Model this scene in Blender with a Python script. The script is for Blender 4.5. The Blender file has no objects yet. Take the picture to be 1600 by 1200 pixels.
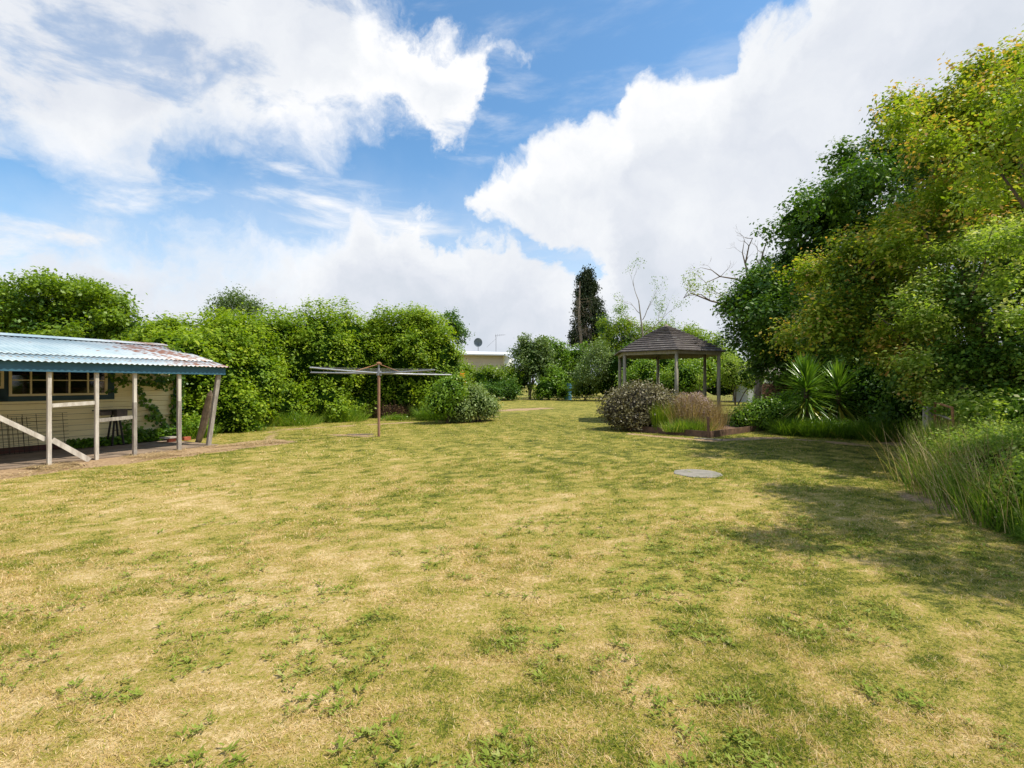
import bpy, math, random
import numpy as np
from mathutils import Vector
R = math.radians
C = bpy.context.scene
COL = C.collection
H = 1.6; F = 770.0

# ---------------------------------------------------------------- camera
cam_d = bpy.data.cameras.new('camera'); cam = bpy.data.objects.new('camera', cam_d); COL.objects.link(cam)
cam.location = (0, 0, H); cam.rotation_euler = (R(90), 0, 0)
cam_d.sensor_width = 36; cam_d.lens = F/1600*36; cam_d.clip_start = 0.05; cam_d.clip_end = 3000
C.camera = cam
C.render.resolution_x = 1024; C.render.resolution_y = 768
C.view_settings.view_transform = 'Standard'; C.view_settings.look = 'None'
C.view_settings.gamma = 1; C.view_settings.exposure = 0.27; C.view_settings.use_curve_mapping = False

# ---------------------------------------------------------------- sun
SUN_EL = 61; SUN_AZ = -6          # azimuth measured from +X towards +Y
sd = bpy.data.lights.new('sun', 'SUN'); sd.energy = 5.0; sd.angle = R(0.5); sd.color = (1.0, 0.93, 0.80)
sun = bpy.data.objects.new('sun', sd); COL.objects.link(sun)
sv = Vector((math.cos(R(SUN_EL))*math.cos(R(SUN_AZ)), math.cos(R(SUN_EL))*math.sin(R(SUN_AZ)), math.sin(R(SUN_EL))))
sun.rotation_euler = sv.to_track_quat('Z', 'Y').to_euler()

# ---------------------------------------------------------------- node helper
class NT:
    def __init__(s, tree): s.t = tree; s.n = tree.nodes; s.l = tree.links
    def new(s, typ, **kw):
        n = s.n.new(typ)
        for k, v in kw.items(): setattr(n, k, v)
        return n
    def put(s, sock, v):
        if isinstance(v, bpy.types.NodeSocket): s.l.new(v, sock)
        elif v is not None:
            try: sock.default_value = v
            except Exception: sock.default_value = (*v, 1) if hasattr(v, '__len__') else (v, v, v)
    def m(s, op, a, b=None, c=None, clamp=False):
        n = s.new('ShaderNodeMath', operation=op, use_clamp=clamp)
        for i, v in enumerate((a, b, c)):
            if v is not None: s.put(n.inputs[i], v)
        return n.outputs[0]
    def vm(s, op, a, b=None):
        n = s.new('ShaderNodeVectorMath', operation=op); s.put(n.inputs[0], a)
        if b is not None: s.put(n.inputs[1], b)
        return n.outputs[0]
    def noise(s, vec, scale, detail=4, rough=.55, dist=0, col=False):
        n = s.new('ShaderNodeTexNoise'); n.inputs['Scale'].default_value = scale
        n.inputs['Detail'].default_value = detail; n.inputs['Roughness'].default_value = rough
        n.inputs['Distortion'].default_value = dist
        if vec is not None: s.l.new(vec, n.inputs['Vector'])
        return n.outputs['Color' if col else 'Fac']
    def ss(s, v, a, b):
        n = s.new('ShaderNodeMapRange', interpolation_type='SMOOTHSTEP')
        s.put(n.inputs[0], v); n.inputs[1].default_value = a; n.inputs[2].default_value = b
        return n.outputs[0]
    def mix(s, f, a, b, blend='MIX'):
        n = s.new('ShaderNodeMix', data_type='RGBA', blend_type=blend)
        s.put(n.inputs[0], f)
        for i, v in ((6, a), (7, b)):
            if isinstance(v, bpy.types.NodeSocket): s.l.new(v, n.inputs[i])
            else: n.inputs[i].default_value = (*v[:3], 1)
        return n.outputs[2]
    def ramp(s, f, stops):
        n = s.new('ShaderNodeValToRGB'); e = n.color_ramp.elements
        while len(e) < len(stops): e.new(0.5)
        for i, (p, c) in enumerate(stops): e[i].position = p; e[i].color = (*c[:3], 1)
        s.put(n.inputs[0], f); return n.outputs[0]

# ---------------------------------------------------------------- world: sky + clouds (world directions)
W = bpy.data.worlds.new('World'); C.world = W; W.use_nodes = True
w = NT(W.node_tree); w.n.clear()
tc = w.new('ShaderNodeTexCoord').outputs['Generated']
sky = w.new('ShaderNodeTexSky', sky_type='NISHITA'); sky.sun_disc = False
sky.sun_elevation = R(SUN_EL); sky.sun_rotation = R(90-SUN_AZ); sky.air_density = 1.0; sky.dust_density = 0.6; sky.ozone_density = 2.2
skyc = w.mix(1.0, sky.outputs[0], (.80, 1.10, 1.18), 'MULTIPLY')
bg_sky = w.new('ShaderNodeBackground'); w.l.new(skyc, bg_sky.inputs[0]); bg_sky.inputs[1].default_value = 0.14
n1 = w.noise(tc, 5.0, 12, .58, 0.1, col=True)
wv = w.vm('SUBTRACT', n1, (.5, .5, .5))
sc_ = w.new('ShaderNodeVectorMath', operation='SCALE'); w.l.new(wv, sc_.inputs[0]); sc_.inputs[3].default_value = 0.20
d = w.vm('ADD', tc, sc_.outputs[0])
sep = w.new('ShaderNodeSeparateXYZ'); w.l.new(d, sep.inputs[0])
dy = w.m('MAXIMUM', w.m('ABSOLUTE', sep.outputs[1]), 0.12)
U = w.m('DIVIDE', sep.outputs[0], dy); V = w.m('DIVIDE', sep.outputs[2], dy)
Un = w.m('DIVIDE', w.m('ADD', U, 1.3), 2.6, clamp=True)
def curve(pts):      # pts: (px, py) heights of a cloud edge over direction
    n = w.new('ShaderNodeFloatCurve'); c = n.mapping.curves[0]
    P = [(((x-800)/F+1.3)/2.6, ((600-y)/F+.5)/2.5) for x, y in pts]
    while len(c.points) < len(P): c.points.new(.5, .5)
    for i, (x, y) in enumerate(P):
        c.points[i].location = (min(max(x, 0), 1), min(max(y, 0), 1)); c.points[i].handle_type = 'AUTO_CLAMPED'
    n.mapping.update(); w.l.new(Un, n.inputs[1])
    return w.m('SUBTRACT', w.m('MULTIPLY', n.outputs[0], 2.5), .5)
botA = curve([(-200,215),(0,212),(70,226),(150,250),(240,250),(262,205),(330,205),(410,252),(470,258),(540,225),(640,175),(700,205),(750,190),(780,95),(850,55),(875,-180),(1700,-500)])
topB = curve([(-200,900),(700,800),(722,420),(738,300),(765,272),(840,245),(905,212),(990,190),(1008,142),(1060,128),(1140,95),(1160,50),(1235,25),(1275,-60),(1700,-250)])
botB = curve([(-200,200),(690,250),(735,325),(800,362),(880,380),(940,415),(985,600),(1700,900)])
topC = curve([(-200,365),(0,375),(150,385),(300,402),(440,392),(525,368),(555,325),(640,322),(700,352),(765,350),(830,376),(870,412),(900,432),(950,418),(1000,380),(1700,380)])
topA = curve([(-200,-900),(480,-500),(545,-80),(585,20),(640,45),(700,62),(745,95),(800,100),(860,60),(1700,-900)])
sA = w.m('MINIMUM', w.m('SUBTRACT', V, botA), w.m('MULTIPLY', w.m('SUBTRACT', topA, V), .6))
sB = w.m('MINIMUM', w.m('SUBTRACT', topB, V), w.m('SUBTRACT', V, botB))
sC = w.m('SUBTRACT', topC, V)
s_ = w.m('MAXIMUM', w.m('MAXIMUM', sA, sB), sC)
nz = w.noise(d, 3.2, 10, .62, 0)
nz2 = w.noise(d, 9.0, 10, .6, 0)
f = w.m('ADD', s_, w.m('MULTIPLY', w.m('SUBTRACT', nz, .5), w.m('SUBTRACT', .42, w.m('MULTIPLY', w.ss(U, -.2, .05), .24))))
f = w.m('ADD', f, w.m('MULTIPLY', w.m('SUBTRACT', nz2, .5), .16))
# soft edges for the left mass and crisp for the right one
hard = w.ss(U, -.42, -.18)
wd = w.m('SUBTRACT', .20, w.m('MULTIPLY', hard, .14))
al = w.m('DIVIDE', w.m('ADD', f, w.m('MULTIPLY', wd, .5)), wd, clamp=True)
al = w.ss(al, 0, 1)
# thinner, broken places in the upper left mass
mph = w.new('ShaderNodeMapping'); w.l.new(tc, mph.inputs[0]); mph.inputs['Scale'].default_value = (1.5, 1.5, 3.2); mph.inputs['Rotation'].default_value = (0, R(-25), R(10))
hol = w.m('MULTIPLY', w.ss(w.noise(mph.outputs[0], 3.4, 12, .62, .4), .50, .66), w.m('MULTIPLY', w.m('MULTIPLY', w.ss(U, .1, -.15), w.ss(V, .28, .42)), .60))
al = w.m('MULTIPLY', al, w.m('SUBTRACT', 1.0, hol))
# thin high wisps, streaked
mp = w.new('ShaderNodeMapping'); w.l.new(tc, mp.inputs[0]); mp.inputs['Scale'].default_value = (1.6, 2.5, 6.0); mp.inputs['Rotation'].default_value = (0, R(-22), 0)
ws = w.noise(mp.outputs[0], 1.7, 10, .62, .3)
wisp = w.m('MULTIPLY', w.ss(ws, .47, .72), .85)
wispL = w.m('MULTIPLY', wisp, w.m('SUBTRACT', 1.0, w.m('MULTIPLY', w.ss(U, -.15, .15), .65)))
nearh = w.m('MULTIPLY', w.ss(V, .50, .20), .42)
al = w.m('MAXIMUM', al, w.m('ADD', wispL, nearh), clamp=True)
# cloud shade
sh = w.noise(d, 2.4, 9, .55, .2)
shm = w.noise(d, 7.0, 8, .55, .1)
rim = w.m('SUBTRACT', 1.0, w.ss(f, .02, .17))
low = w.ss(V, .46, .10)
br = w.m('ADD', w.m('MULTIPLY', w.m('SUBTRACT', sh, .5), 1.7), w.m('MULTIPLY', w.m('SUBTRACT', shm, .5), .9))
br = w.m('ADD', br, w.m('MULTIPLY', rim, .40))
br = w.m('ADD', br, w.m('SUBTRACT', .50, w.m('MULTIPLY', low, .22)), clamp=True)
ccol = w.ramp(br, [(0, (.52, .57, .64)), (.35, (.64, .67, .73)), (.7, (.75, .77, .80)), (1, (.86, .86, .87))])
bg_c = w.new('ShaderNodeBackground'); w.l.new(ccol, bg_c.inputs[0]); bg_c.inputs[1].default_value = 1.0
mxs = w.new('ShaderNodeMixShader'); w.l.new(al, mxs.inputs[0]); w.l.new(bg_sky.outputs[0], mxs.inputs[1]); w.l.new(bg_c.outputs[0], mxs.inputs[2])
wo = w.new('ShaderNodeOutputWorld'); w.l.new(mxs.outputs[0], wo.inputs[0])
W.cycles.sampling_method = 'MANUAL'; W.cycles.sample_map_resolution = 512

# ---------------------------------------------------------------- general helpers
def G(px, py):
    D = F*H/(py-600.0); return np.array(((px-800)/F*D, D, 0.0))
def A(px, py, D): return np.array(((px-800)/F*D, D, H+(600-py)/F*D))
def tag(o, label=None, cat=None, group=None, kind=None):
    if label: o['label'] = label
    if cat: o['category'] = cat
    if group: o['group'] = group
    if kind: o['kind'] = kind
    return o
def empty(name, loc, label, cat, group=None):
    o = bpy.data.objects.new(name, None); COL.objects.link(o); o.location = tuple(float(v) for v in loc); o.empty_display_size = .2
    tag(o, label, cat, group); return o
def link(name, me, mat, parent=None):
    o = bpy.data.objects.new(name, me); COL.objects.link(o)
    if mat:
        for mm in (mat if isinstance(mat, (list, tuple)) else [mat]): me.materials.append(mm)
    if parent is not None:
        root = parent; off = Vector((0, 0, 0))
        while root is not None: off += Vector(root.location); root = root.parent
        o.parent = parent; me.transform(__import__('mathutils').Matrix.Translation(-off))
    return o
def npmesh(name, co, faces, k, rnd=None):
    """co (n,3) , faces (m,k) uniform polygons"""
    me = bpy.data.meshes.new(name); n = len(co); m_ = len(faces)
    me.vertices.add(n); me.vertices.foreach_set('co', np.ascontiguousarray(co, dtype=np.float32).ravel())
    me.loops.add(m_*k); me.loops.foreach_set('vertex_index', np.ascontiguousarray(faces, dtype=np.int32).ravel())
    me.polygons.add(m_); me.polygons.foreach_set('loop_start', np.arange(0, m_*k, k, dtype=np.int32))
    me.update(calc_edges=True)
    if rnd is not None:
        a = me.attributes.new('rnd', 'FLOAT', 'FACE'); a.data.foreach_set('value', np.asarray(rnd, dtype=np.float32))
    return me
class MB:
    def __init__(s): s.v = []; s.f = []; s.sm = False
    def add(s, vs, fs):
        o = len(s.v); s.v += [tuple(float(c) for c in v) for v in vs]; s.f += [tuple(i+o for i in f) for f in fs]; return s
    def beam(s, p0, p1, wd, ht, up=(0, 0, 1), taper=1.0):
        p0 = Vector(tuple(map(float, p0))); p1 = Vector(tuple(map(float, p1))); ax = (p1-p0).normalized(); up = Vector(up)
        if abs(ax.dot(up)) > .98: up = Vector((0, 1, 0))
        sd_ = ax.cross(up).normalized(); u2 = sd_.cross(ax).normalized(); vs = []
        for p, t in ((p0, 1), (p1, taper)):
            for a, b in ((-1, -1), (1, -1), (1, 1), (-1, 1)): vs.append(p+sd_*a*wd/2*t+u2*b*ht/2*t)
        return s.add(vs, [(0, 3, 2, 1), (4, 5, 6, 7), (0, 1, 5, 4), (1, 2, 6, 5), (2, 3, 7, 6), (3, 0, 4, 7)])
    def tube(s, pts, rad, n=8, cap=True):
        pts = [Vector(tuple(map(float, p))) for p in pts]; rings = []
        prev = None
        for i, p in enumerate(pts):
            ax = (pts[min(i+1, len(pts)-1)]-pts[max(i-1, 0)]).normalized()
            if prev is None: prev = ax.orthogonal().normalized()
            a = (prev-ax*prev.dot(ax)).normalized(); prev = a; b = ax.cross(a)
            r = rad[i] if hasattr(rad, '__len__') else rad
            rings.append([p+(a*math.cos(2*math.pi*k/n)+b*math.sin(2*math.pi*k/n))*r for k in range(n)])
        vs = [q for r_ in rings for q in r_]; fs = []
        for i in range(len(rings)-1):
            for k in range(n): fs.append((i*n+k, i*n+(k+1) % n, (i+1)*n+(k+1) % n, (i+1)*n+k))
        if cap: fs.append(tuple(range(n-1, -1, -1))); fs.append(tuple((len(rings)-1)*n+k for k in range(n)))
        return s.add(vs, fs)
    def build(s, name, mat, parent=None, smooth=False, bevel=0):
        me = bpy.data.meshes.new(name); me.from_pydata(s.v, [], s.f); me.update()
        if smooth: me.polygons.foreach_set('use_smooth', [True]*len(me.polygons))
        o = link(name, me, mat, parent)
        if bevel: b = o.modifiers.new('bevel', 'BEVEL'); b.width = bevel; b.segments = 2; b.limit_method = 'ANGLE'
        return o
# numpy value noise
def _h(ix, iy, iz, sd_):
    n = (ix*374761393+iy*668265263+iz*2147483647+sd_*1274126177) & 0xffffffff
    n = ((n ^ (n >> 13))*1274126177) & 0xffffffff
    n = (n ^ (n >> 16)) & 0xffffffff
    return n/4294967295.0
def vnoise(p, scale, seed=0, oct=3):
    p = np.asarray(p, dtype=np.float64)
    if p.shape[1] == 2: p = np.c_[p, np.zeros(len(p))]
    out = 0; amp = 1; tot = 0; q = p*scale+1000.0
    for o in range(oct):
        i = np.floor(q).astype(np.int64); f_ = q-i; f_ = f_*f_*(3-2*f_); r = 0
        for dx in (0, 1):
            wx = f_[:, 0] if dx else 1-f_[:, 0]
            for dy_ in (0, 1):
                wy = f_[:, 1] if dy_ else 1-f_[:, 1]
                for dz in (0, 1):
                    wz = f_[:, 2] if dz else 1-f_[:, 2]
                    r = r+wx*wy*wz*_h(i[:, 0]+dx, i[:, 1]+dy_, i[:, 2]+dz, seed+o*17)
        out = out+amp*r; tot += amp; amp *= .5; q = q*2.03+11.7
    return out/tot
def sstep(x, a, b): t = np.clip((x-a)/(b-a), 0, 1); return t*t*(3-2*t)
def norm(a): return a/np.maximum(np.linalg.norm(a, axis=1, keepdims=True), 1e-9)

# ---------------------------------------------------------------- materials
MATS = {}
def mat_base(name):
    m = bpy.data.materials.new(name); m.use_nodes = True; t = NT(m.node_tree); t.n.clear()
    out = t.new('ShaderNodeOutputMaterial'); b = t.new('ShaderNodeBsdfPrincipled'); t.l.new(b.outputs[0], out.inputs[0]); return m, t, b, out
def mat(name, c1, c2=None, scale=6, rough=.8, metal=0, bump=.15, bscale=40, stretch=(1, 1, 1), spots=None, spec=.3):
    m, t, b, out = mat_base(name)
    o = t.new('ShaderNodeTexCoord').outputs['Object']
    mp = t.new('ShaderNodeMapping'); t.l.new(o, mp.inputs[0]); mp.inputs['Scale'].default_value = stretch
    nf = t.noise(mp.outputs[0], scale, 8, .6)
    c = t.mix(t.ss(nf, .35, .65), c1, c2 or tuple(x*.75 for x in c1))
    if spots:
        c = t.mix(t.ss(t.noise(mp.outputs[0], spots[1], 6, .65), spots[2], spots[2]+.08), c, spots[0])
    t.put(b.inputs['Base Color'], c); b.inputs['Roughness'].default_value = rough; b.inputs['Metallic'].default_value = metal
    b.inputs['Specular IOR Level'].default_value = spec
    if bump:
        bp = t.new('ShaderNodeBump'); bp.inputs['Strength'].default_value = bump; bp.inputs['Distance'].default_value = .02
        t.l.new(t.noise(mp.outputs[0], bscale, 5, .6), bp.inputs['Height']); t.l.new(bp.outputs[0], b.inputs['Normal'])
    return m
def leafmat(name, stops, trans=.35, rough=.5, spec=.3, vary=.35, vscale=.8):
    m, t, b, out = mat_base(name)
    at = t.new('ShaderNodeAttribute', attribute_name='rnd').outputs['Fac']
    geo = t.new('ShaderNodeNewGeometry').outputs['Position']
    nv = t.noise(geo, vscale, 3, .5)
    fac = t.m('ADD', at, t.m('MULTIPLY', t.m('SUBTRACT', nv, .5), vary), clamp=True)
    c = t.ramp(fac, stops)
    t.put(b.inputs['Base Color'], c); b.inputs['Roughness'].default_value = rough; b.inputs['Specular IOR Level'].default_value = spec
    tr = t.new('ShaderNodeBsdfTranslucent'); t.l.new(t.mix(1, c, (1.25, 1.3, .5), 'MULTIPLY'), tr.inputs[0])
    mx = t.new('ShaderNodeMixShader'); mx.inputs[0].default_value = trans
    t.l.new(b.outputs[0], mx.inputs[1]); t.l.new(tr.outputs[0], mx.inputs[2]); t.l.new(mx.outputs[0], out.inputs[0])
    return m
M_ivy = leafmat('ivy_leaves', [(0, (.035, .085, .008)), (.35, (.10, .19, .010)), (.7, (.25, .36, .018)), (1, (.42, .48, .04))], .42, .5, .25)
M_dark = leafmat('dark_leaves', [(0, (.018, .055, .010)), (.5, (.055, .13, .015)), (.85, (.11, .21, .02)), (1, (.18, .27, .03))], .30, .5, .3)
M_orange = leafmat('bronze_tipped_leaves', [(0, (.05, .12, .010)), (.35, (.16, .26, .016)), (.70, (.26, .35, .03)), (.90, (.40, .41, .06)), (1, (.56, .33, .10))], .42, .5, .25, .12)
M_elder = leafmat('pale_leaves', [(0, (.05, .13, .016)), (.45, (.17, .28, .035)), (.80, (.30, .39, .07)), (.95, (.42, .46, .14)), (1, (.55, .56, .30))], .46, .55, .2)
M_mid = leafmat('mid_leaves', [(0, (.035, .10, .010)), (.5, (.11, .22, .014)), (.85, (.21, .33, .02)), (1, (.32, .40, .04))], .35, .4, .4)
M_tree = leafmat('tree_leaves', [(0, (.04, .10, .010)), (.5, (.13, .22, .014)), (.85, (.23, .33, .02)), (1, (.30, .38, .03))], .42, .42, .4)
M_lime = leafmat('lime_leaves', [(0, (.08, .15, .012)), (.5, (.18, .27, .015)), (1, (.34, .40, .03))], .42, .4, .4)
M_olive = leafmat('olive_leaves', [(0, (.05, .10, .022)), (.5, (.14, .21, .05)), (1, (.29, .36, .12))], .3, .5, .4)
M_con = leafmat('conifer_needles', [(0, (.012, .024, .010)), (.6, (.028, .048, .018)), (1, (.07, .085, .04))], .1, .6, .2)
M_bronze = leafmat('bronze_shrub_leaves', [(0, (.045, .03, .018)), (.4, (.085, .065, .03)), (.75, (.16, .14, .05)), (1, (.36, .32, .18))], .2, .45, .45, .5, 3)
M_lav = leafmat('seed_heads', [(0, (.13, .10, .07)), (.5, (.33, .24, .21)), (1, (.56, .42, .42))], .3, .7, .2)
M_tallgrass = leafmat('tall_grass_blades', [(0, (.05, .11, .010)), (.5, (.14, .25, .018)), (.85, (.27, .37, .04)), (1, (.48, .44, .17))], .4, .5, .3)
M_straw = leafmat('straw_blades', [(0, (.16, .10, .05)), (.5, (.46, .33, .17)), (1, (.72, .57, .34))], .25, .7, .2)
M_lawnblade = leafmat('lawn_blades', [(0, (.05, .10, .007)), (.25, (.19, .235, .018)), (.45, (.38, .35, .04)), (.60, (.43, .32, .10)), (.78, (.54, .375, .165)), (1, (.78, .60, .36))], .3, .6, .15, .12, 9)
M_weed = leafmat('weed_leaves', [(0, (.12, .175, .02)), (.6, (.25, .30, .05)), (1, (.40, .40, .16))], .25, .8, .08)
M_flower = leafmat('orange_flowers', [(0, (.7, .12, .01)), (1, (.85, .30, .02))], .3, .5, .2)
M_yucca = leafmat('yucca_leaves', [(0, (.03, .09, .012)), (.5, (.10, .21, .02)), (.9, (.22, .35, .04)), (1, (.55, .46, .07))], .25, .3, .6, .05)
M_deadleaf = leafmat('dead_foliage', [(0, (.06, .035, .02)), (.5, (.14, .08, .045)), (1, (.26, .17, .10))], .15, .8, .1)
M_bark = mat('bark', (.16, .12, .085), (.08, .06, .045), 5, .9, bump=.6, bscale=25, stretch=(1, 1, .3))
M_deadwood = mat('grey_dead_wood', (.30, .24, .18), (.17, .13, .10), 5, .9, bump=.5, bscale=20)
M_palebark = mat('pale_bark', (.34, .29, .22), (.20, .17, .13), 5, .9, bump=.5, bscale=20)
M_post = mat('weathered_white_paint', (.62, .57, .50), (.45, .40, .34), 4, .75, stretch=(3, 3, .5), spots=((.28, .23, .18), 9, .60), bump=.4, bscale=30)
M_greywood = mat('grey_weathered_timber', (.40, .36, .31), (.24, .21, .18), 5, .85, stretch=(3, 3, .6), bump=.5, bscale=30)
M_gazpost = mat('pale_weathered_timber', (.36, .33, .25), (.25, .23, .17), 6, .85, stretch=(3, 3, .4), bump=.5, bscale=25)
M_roofbat = mat('grey_brown_roof_battens', (.19, .165, .155), (.10, .085, .08), 5, .8, stretch=(1, 1, 5), bump=.6, bscale=40, spots=((.27, .23, .21), 8, .58))
M_edging = mat('brown_timber_edging', (.19, .11, .07), (.10, .06, .04), 5, .85, bump=.5)
M_teal = mat('teal_paint', (.045, .125, .185), (.035, .10, .15), 3, .55, bump=.1, stretch=(1, 1, 4))
M_tealdark = mat('dark_teal_trim', (.030, .066, .085), (.024, .055, .07), 3, .55, bump=.1)
M_cream = mat('cream_weatherboard_paint', (.86, .76, .46), (.80, .69, .40), 3, .6, stretch=(.6, .6, 6), spots=((.50, .42, .26), 7, .66), bump=.1)
M_sash = mat('cream_sash_paint', (.66, .56, .34), (.56, .48, .30), 4, .5, bump=.05)
M_dark = M_dark
M_founda = mat('red_brown_foundation', (.13, .055, .040), (.08, .04, .03), 5, .9)
M_interior = mat('dim_interior', (.09, .06, .045), (.06, .04, .03), 3, .9, bump=0)
M_interior2 = mat('brown_shelf_boards', (.25, .13, .08), (.16, .08, .05), 3, .8, bump=0)
M_concrete = mat('concrete', (.42, .38, .33), (.31, .27, .23), 3, .9, spots=((.22, .17, .12), 5, .6), bump=.5, bscale=30)
M_vfloor = mat('dusty_concrete_floor', (.27, .20, .145), (.17, .125, .09), 2.2, .9, spots=((.32, .25, .19), 5, .6), bump=.5, bscale=30)
M_disc = mat('pale_concrete_cover', (.27, .245, .21), (.20, .185, .155), 5, .9, spots=((.28, .29, .16), 6, .62), bump=.5, bscale=40)
M_galv = mat('galvanised_steel', (.36, .37, .40), (.28, .29, .32), 8, .5, metal=.3, bump=.05)
M_rustpole = mat('rusty_painted_steel', (.36, .20, .13), (.27, .14, .09), 9, .7, stretch=(1, 1, .4), bump=.2)
M_rust = mat('rusty_steel', (.33, .17, .08), (.20, .10, .05), 9, .8, bump=.3)
M_wire = mat('dark_rusty_wire', (.055, .042, .034), (.035, .027, .022), 9, .8, bump=0)
M_wirepale = mat('pale_line_wire', (.55, .53, .50), None, 9, .5, bump=0)
M_brick = mat('red_brick', (.45, .13, .07), (.34, .09, .05), 8, .9, bump=.4)
M_bbq = mat('sooty_grey_metal', (.12, .10, .095), (.07, .06, .06), 6, .6, bump=.3)
M_bbqd = mat('black_iron', (.03, .026, .024), None, 6, .6, bump=.2)
M_nwall = mat('pale_cream_cladding', (.62, .53, .40), (.57, .49, .37), 1, .7, bump=0)
M_white = mat('white_paint', (.80, .80, .80), (.76, .76, .77), 2, .5, bump=0)
M_dish = mat('grey_dish', (.17, .21, .24), None, 3, .5, bump=0)
M_bluebin = mat('blue_plastic', (.10, .27, .42), (.08, .22, .35), 3, .45, bump=0)
M_fence = mat('brown_fence_boards', (.22, .12, .08), (.14, .08, .055), 4, .85, stretch=(3, 3, .4), bump=.4)
# corrugated roof: pale blue, rust towards the far end
m, t, b, out = mat_base('pale_blue_roof_paint_with_rust')
g = t.new('ShaderNodeNewGeometry').outputs['Position']
sp = t.new('ShaderNodeSeparateXYZ'); t.l.new(g, sp.inputs[0])
along = t.m('ADD', t.m('MULTIPLY', sp.outputs[0], .447), t.m('MULTIPLY', sp.outputs[1], .894))   # metres along the shed
rz = t.ss(along, 5.6, 7.6)
mp = t.new('ShaderNodeMapping'); t.l.new(g, mp.inputs[0]); mp.inputs['Rotation'].default_value = (0, 0, R(26.6)); mp.inputs['Scale'].default_value = (.55, 6.0, .7)
rn = t.noise(mp.outputs[0], 1.5, 9, .72)
rr = t.m('ADD', rn, t.m('MULTIPLY', rz, .155))
base = t.mix(t.ss(t.noise(g, 1.2, 6, .6), .35, .7), (.23, .325, .375), (.37, .445, .475))
base = t.mix(t.m('MULTIPLY', rz, .55), base, (.50, .48, .50))
cc = t.mix(t.ss(rr, .615, .67), base, t.mix(t.noise(g, 9, 4, .6), (.15, .055, .03), (.28, .14, .085)))
t.l.new(cc, b.inputs['Base Color']); b.inputs['Roughness'].default_value = .45
M_roof = m
# glass
m, t, b, out = mat_base('window_glass')
gl = t.new('ShaderNodeBsdfGlossy'); gl.inputs['Roughness'].default_value = .03; gl.inputs[0].default_value = (1, 1, 1, 1)
tp = t.new('ShaderNodeBsdfTransparent'); tp.inputs[0].default_value = (.7, .72, .7, 1)
fr = t.new('ShaderNodeFresnel'); fr.inputs[0].default_value = 1.5
mx = t.new('ShaderNodeMixShader'); t.l.new(fr.outputs[0], mx.inputs[0]); t.l.new(tp.outputs[0], mx.inputs[1]); t.l.new(gl.outputs[0], mx.inputs[2]); t.l.new(mx.outputs[0], out.inputs[0])
M_glass = m

# ---------------------------------------------------------------- lawn masks
E = np.array((.4472, .8944)); N = np.array((.8944, -.4472)); RW = np.array((-9.85, 14.4))
def S(s, t_, z=0.0): p = RW+E*s+N*t_; return np.array((p[0], p[1], z))
def segdist(P, a, b):
    a = np.asarray(a[:2]); b = np.asarray(b[:2]); ab = b-a
    tt = np.clip(((P-a)@ab)/(ab@ab), 0, 1); return np.linalg.norm(P-(a+tt[:, None]*ab), axis=1)
SOIL = [(S(-14, 3.35), S(.6, 3.25), .62, 1.0), (S(.6, 3.2), G(430, 672), .22, .55), (G(430, 672), G(640, 660), .30, .6),
        (G(1100, 688), G(1215, 684), .30, .8), (G(985, 678), G(1110, 689), .16, .9), (G(1215, 684), G(1400, 700), .35, .5), (G(1330, 668), G(1400, 690), .6, .9),
        (G(520, 679), G(590, 682), .18, .6), (G(775, 642), G(850, 638), .9, .75), (G(680, 658), G(790, 650), .3, .5),
        (G(1430, 770), G(1600, 860), .30, .45), (G(780, 625), G(940, 622), 1.2, .5), (G(1440, 715), G(1395, 690), .5, .6)]
def soil(P):
    m_ = np.zeros(len(P))
    for a, b_, wd_, am in SOIL: m_ = np.maximum(m_, am*(1-sstep(segdist(P, a, b_), wd_*.4, wd_*1.7)))
    nz_ = vnoise(P, 2.2, 5, 4)
    return np.clip(m_*1.75-(nz_)*1.5+.10, 0, 1)*(m_ > 0.01)
def dryness(P):
    X = P[:, 0]; D = P[:, 1]
    b_ = .575+.10*sstep(-X/np.maximum(D, 1), -.2, .8)-.17*sstep(D, 4, 12)-.05*sstep(X/np.maximum(D, 1), .1, .6)+.06*sstep(D, 5, 1.5)
    pat = (vnoise(P, .45, 1, 3)-.5)*.26+(vnoise(P, 1.6, 2, 3)-.5)*.26+(vnoise(P, 6, 3, 3)-.5)*.75+(vnoise(P, 19, 4, 2)-.5)*.55
    far = 1-.45*sstep(D, 8, 20)
    # mown swathes, faint
    sw = .035*np.sin((X*.93+D*.32)*2*math.pi/.9+2*vnoise(P, .3, 9, 2))*sstep(D, 5, 9)
    return np.clip(b_+pat*far+sw, 0, 1)

# ground sheet: one non-uniform grid reaching the horizon
xs = np.concatenate([-np.geomspace(600, 22, 14)[:-1], np.arange(-22, 22.01, .14), np.geomspace(22, 600, 14)[1:]])
ys = np.concatenate([[-600, -200, -60, -20, -6, -2, 0], np.geomspace(1.2, 60, 300), np.geomspace(62, 1200, 16)])
gx, gy = np.meshgrid(xs, ys); P2 = np.c_[gx.ravel(), gy.ravel()]
inr = (np.abs(P2[:, 0]) < 25) & (P2[:, 1] > 0) & (P2[:, 1] < 62)
zz = np.where(inr, (vnoise(P2, .9, 40, 3)-.5)*.02, 0)
nx, ny = len(xs), len(ys); idx = np.arange(nx*ny).reshape(ny, nx)
fc = np.stack([idx[:-1, :-1], idx[:-1, 1:], idx[1:, 1:], idx[1:, :-1]], -1).reshape(-1, 4)
me = npmesh('lawn', np.c_[P2, zz], fc, 4)
a = me.attributes.new('dry', 'FLOAT', 'POINT'); a.data.foreach_set('value', dryness(P2).astype(np.float32))
a = me.attributes.new('soil', 'FLOAT', 'POINT'); a.data.foreach_set('value', np.where(inr, soil(P2), 0).astype(np.float32))
m, t, b, out = mat_base('mown_dry_lawn')
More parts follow.
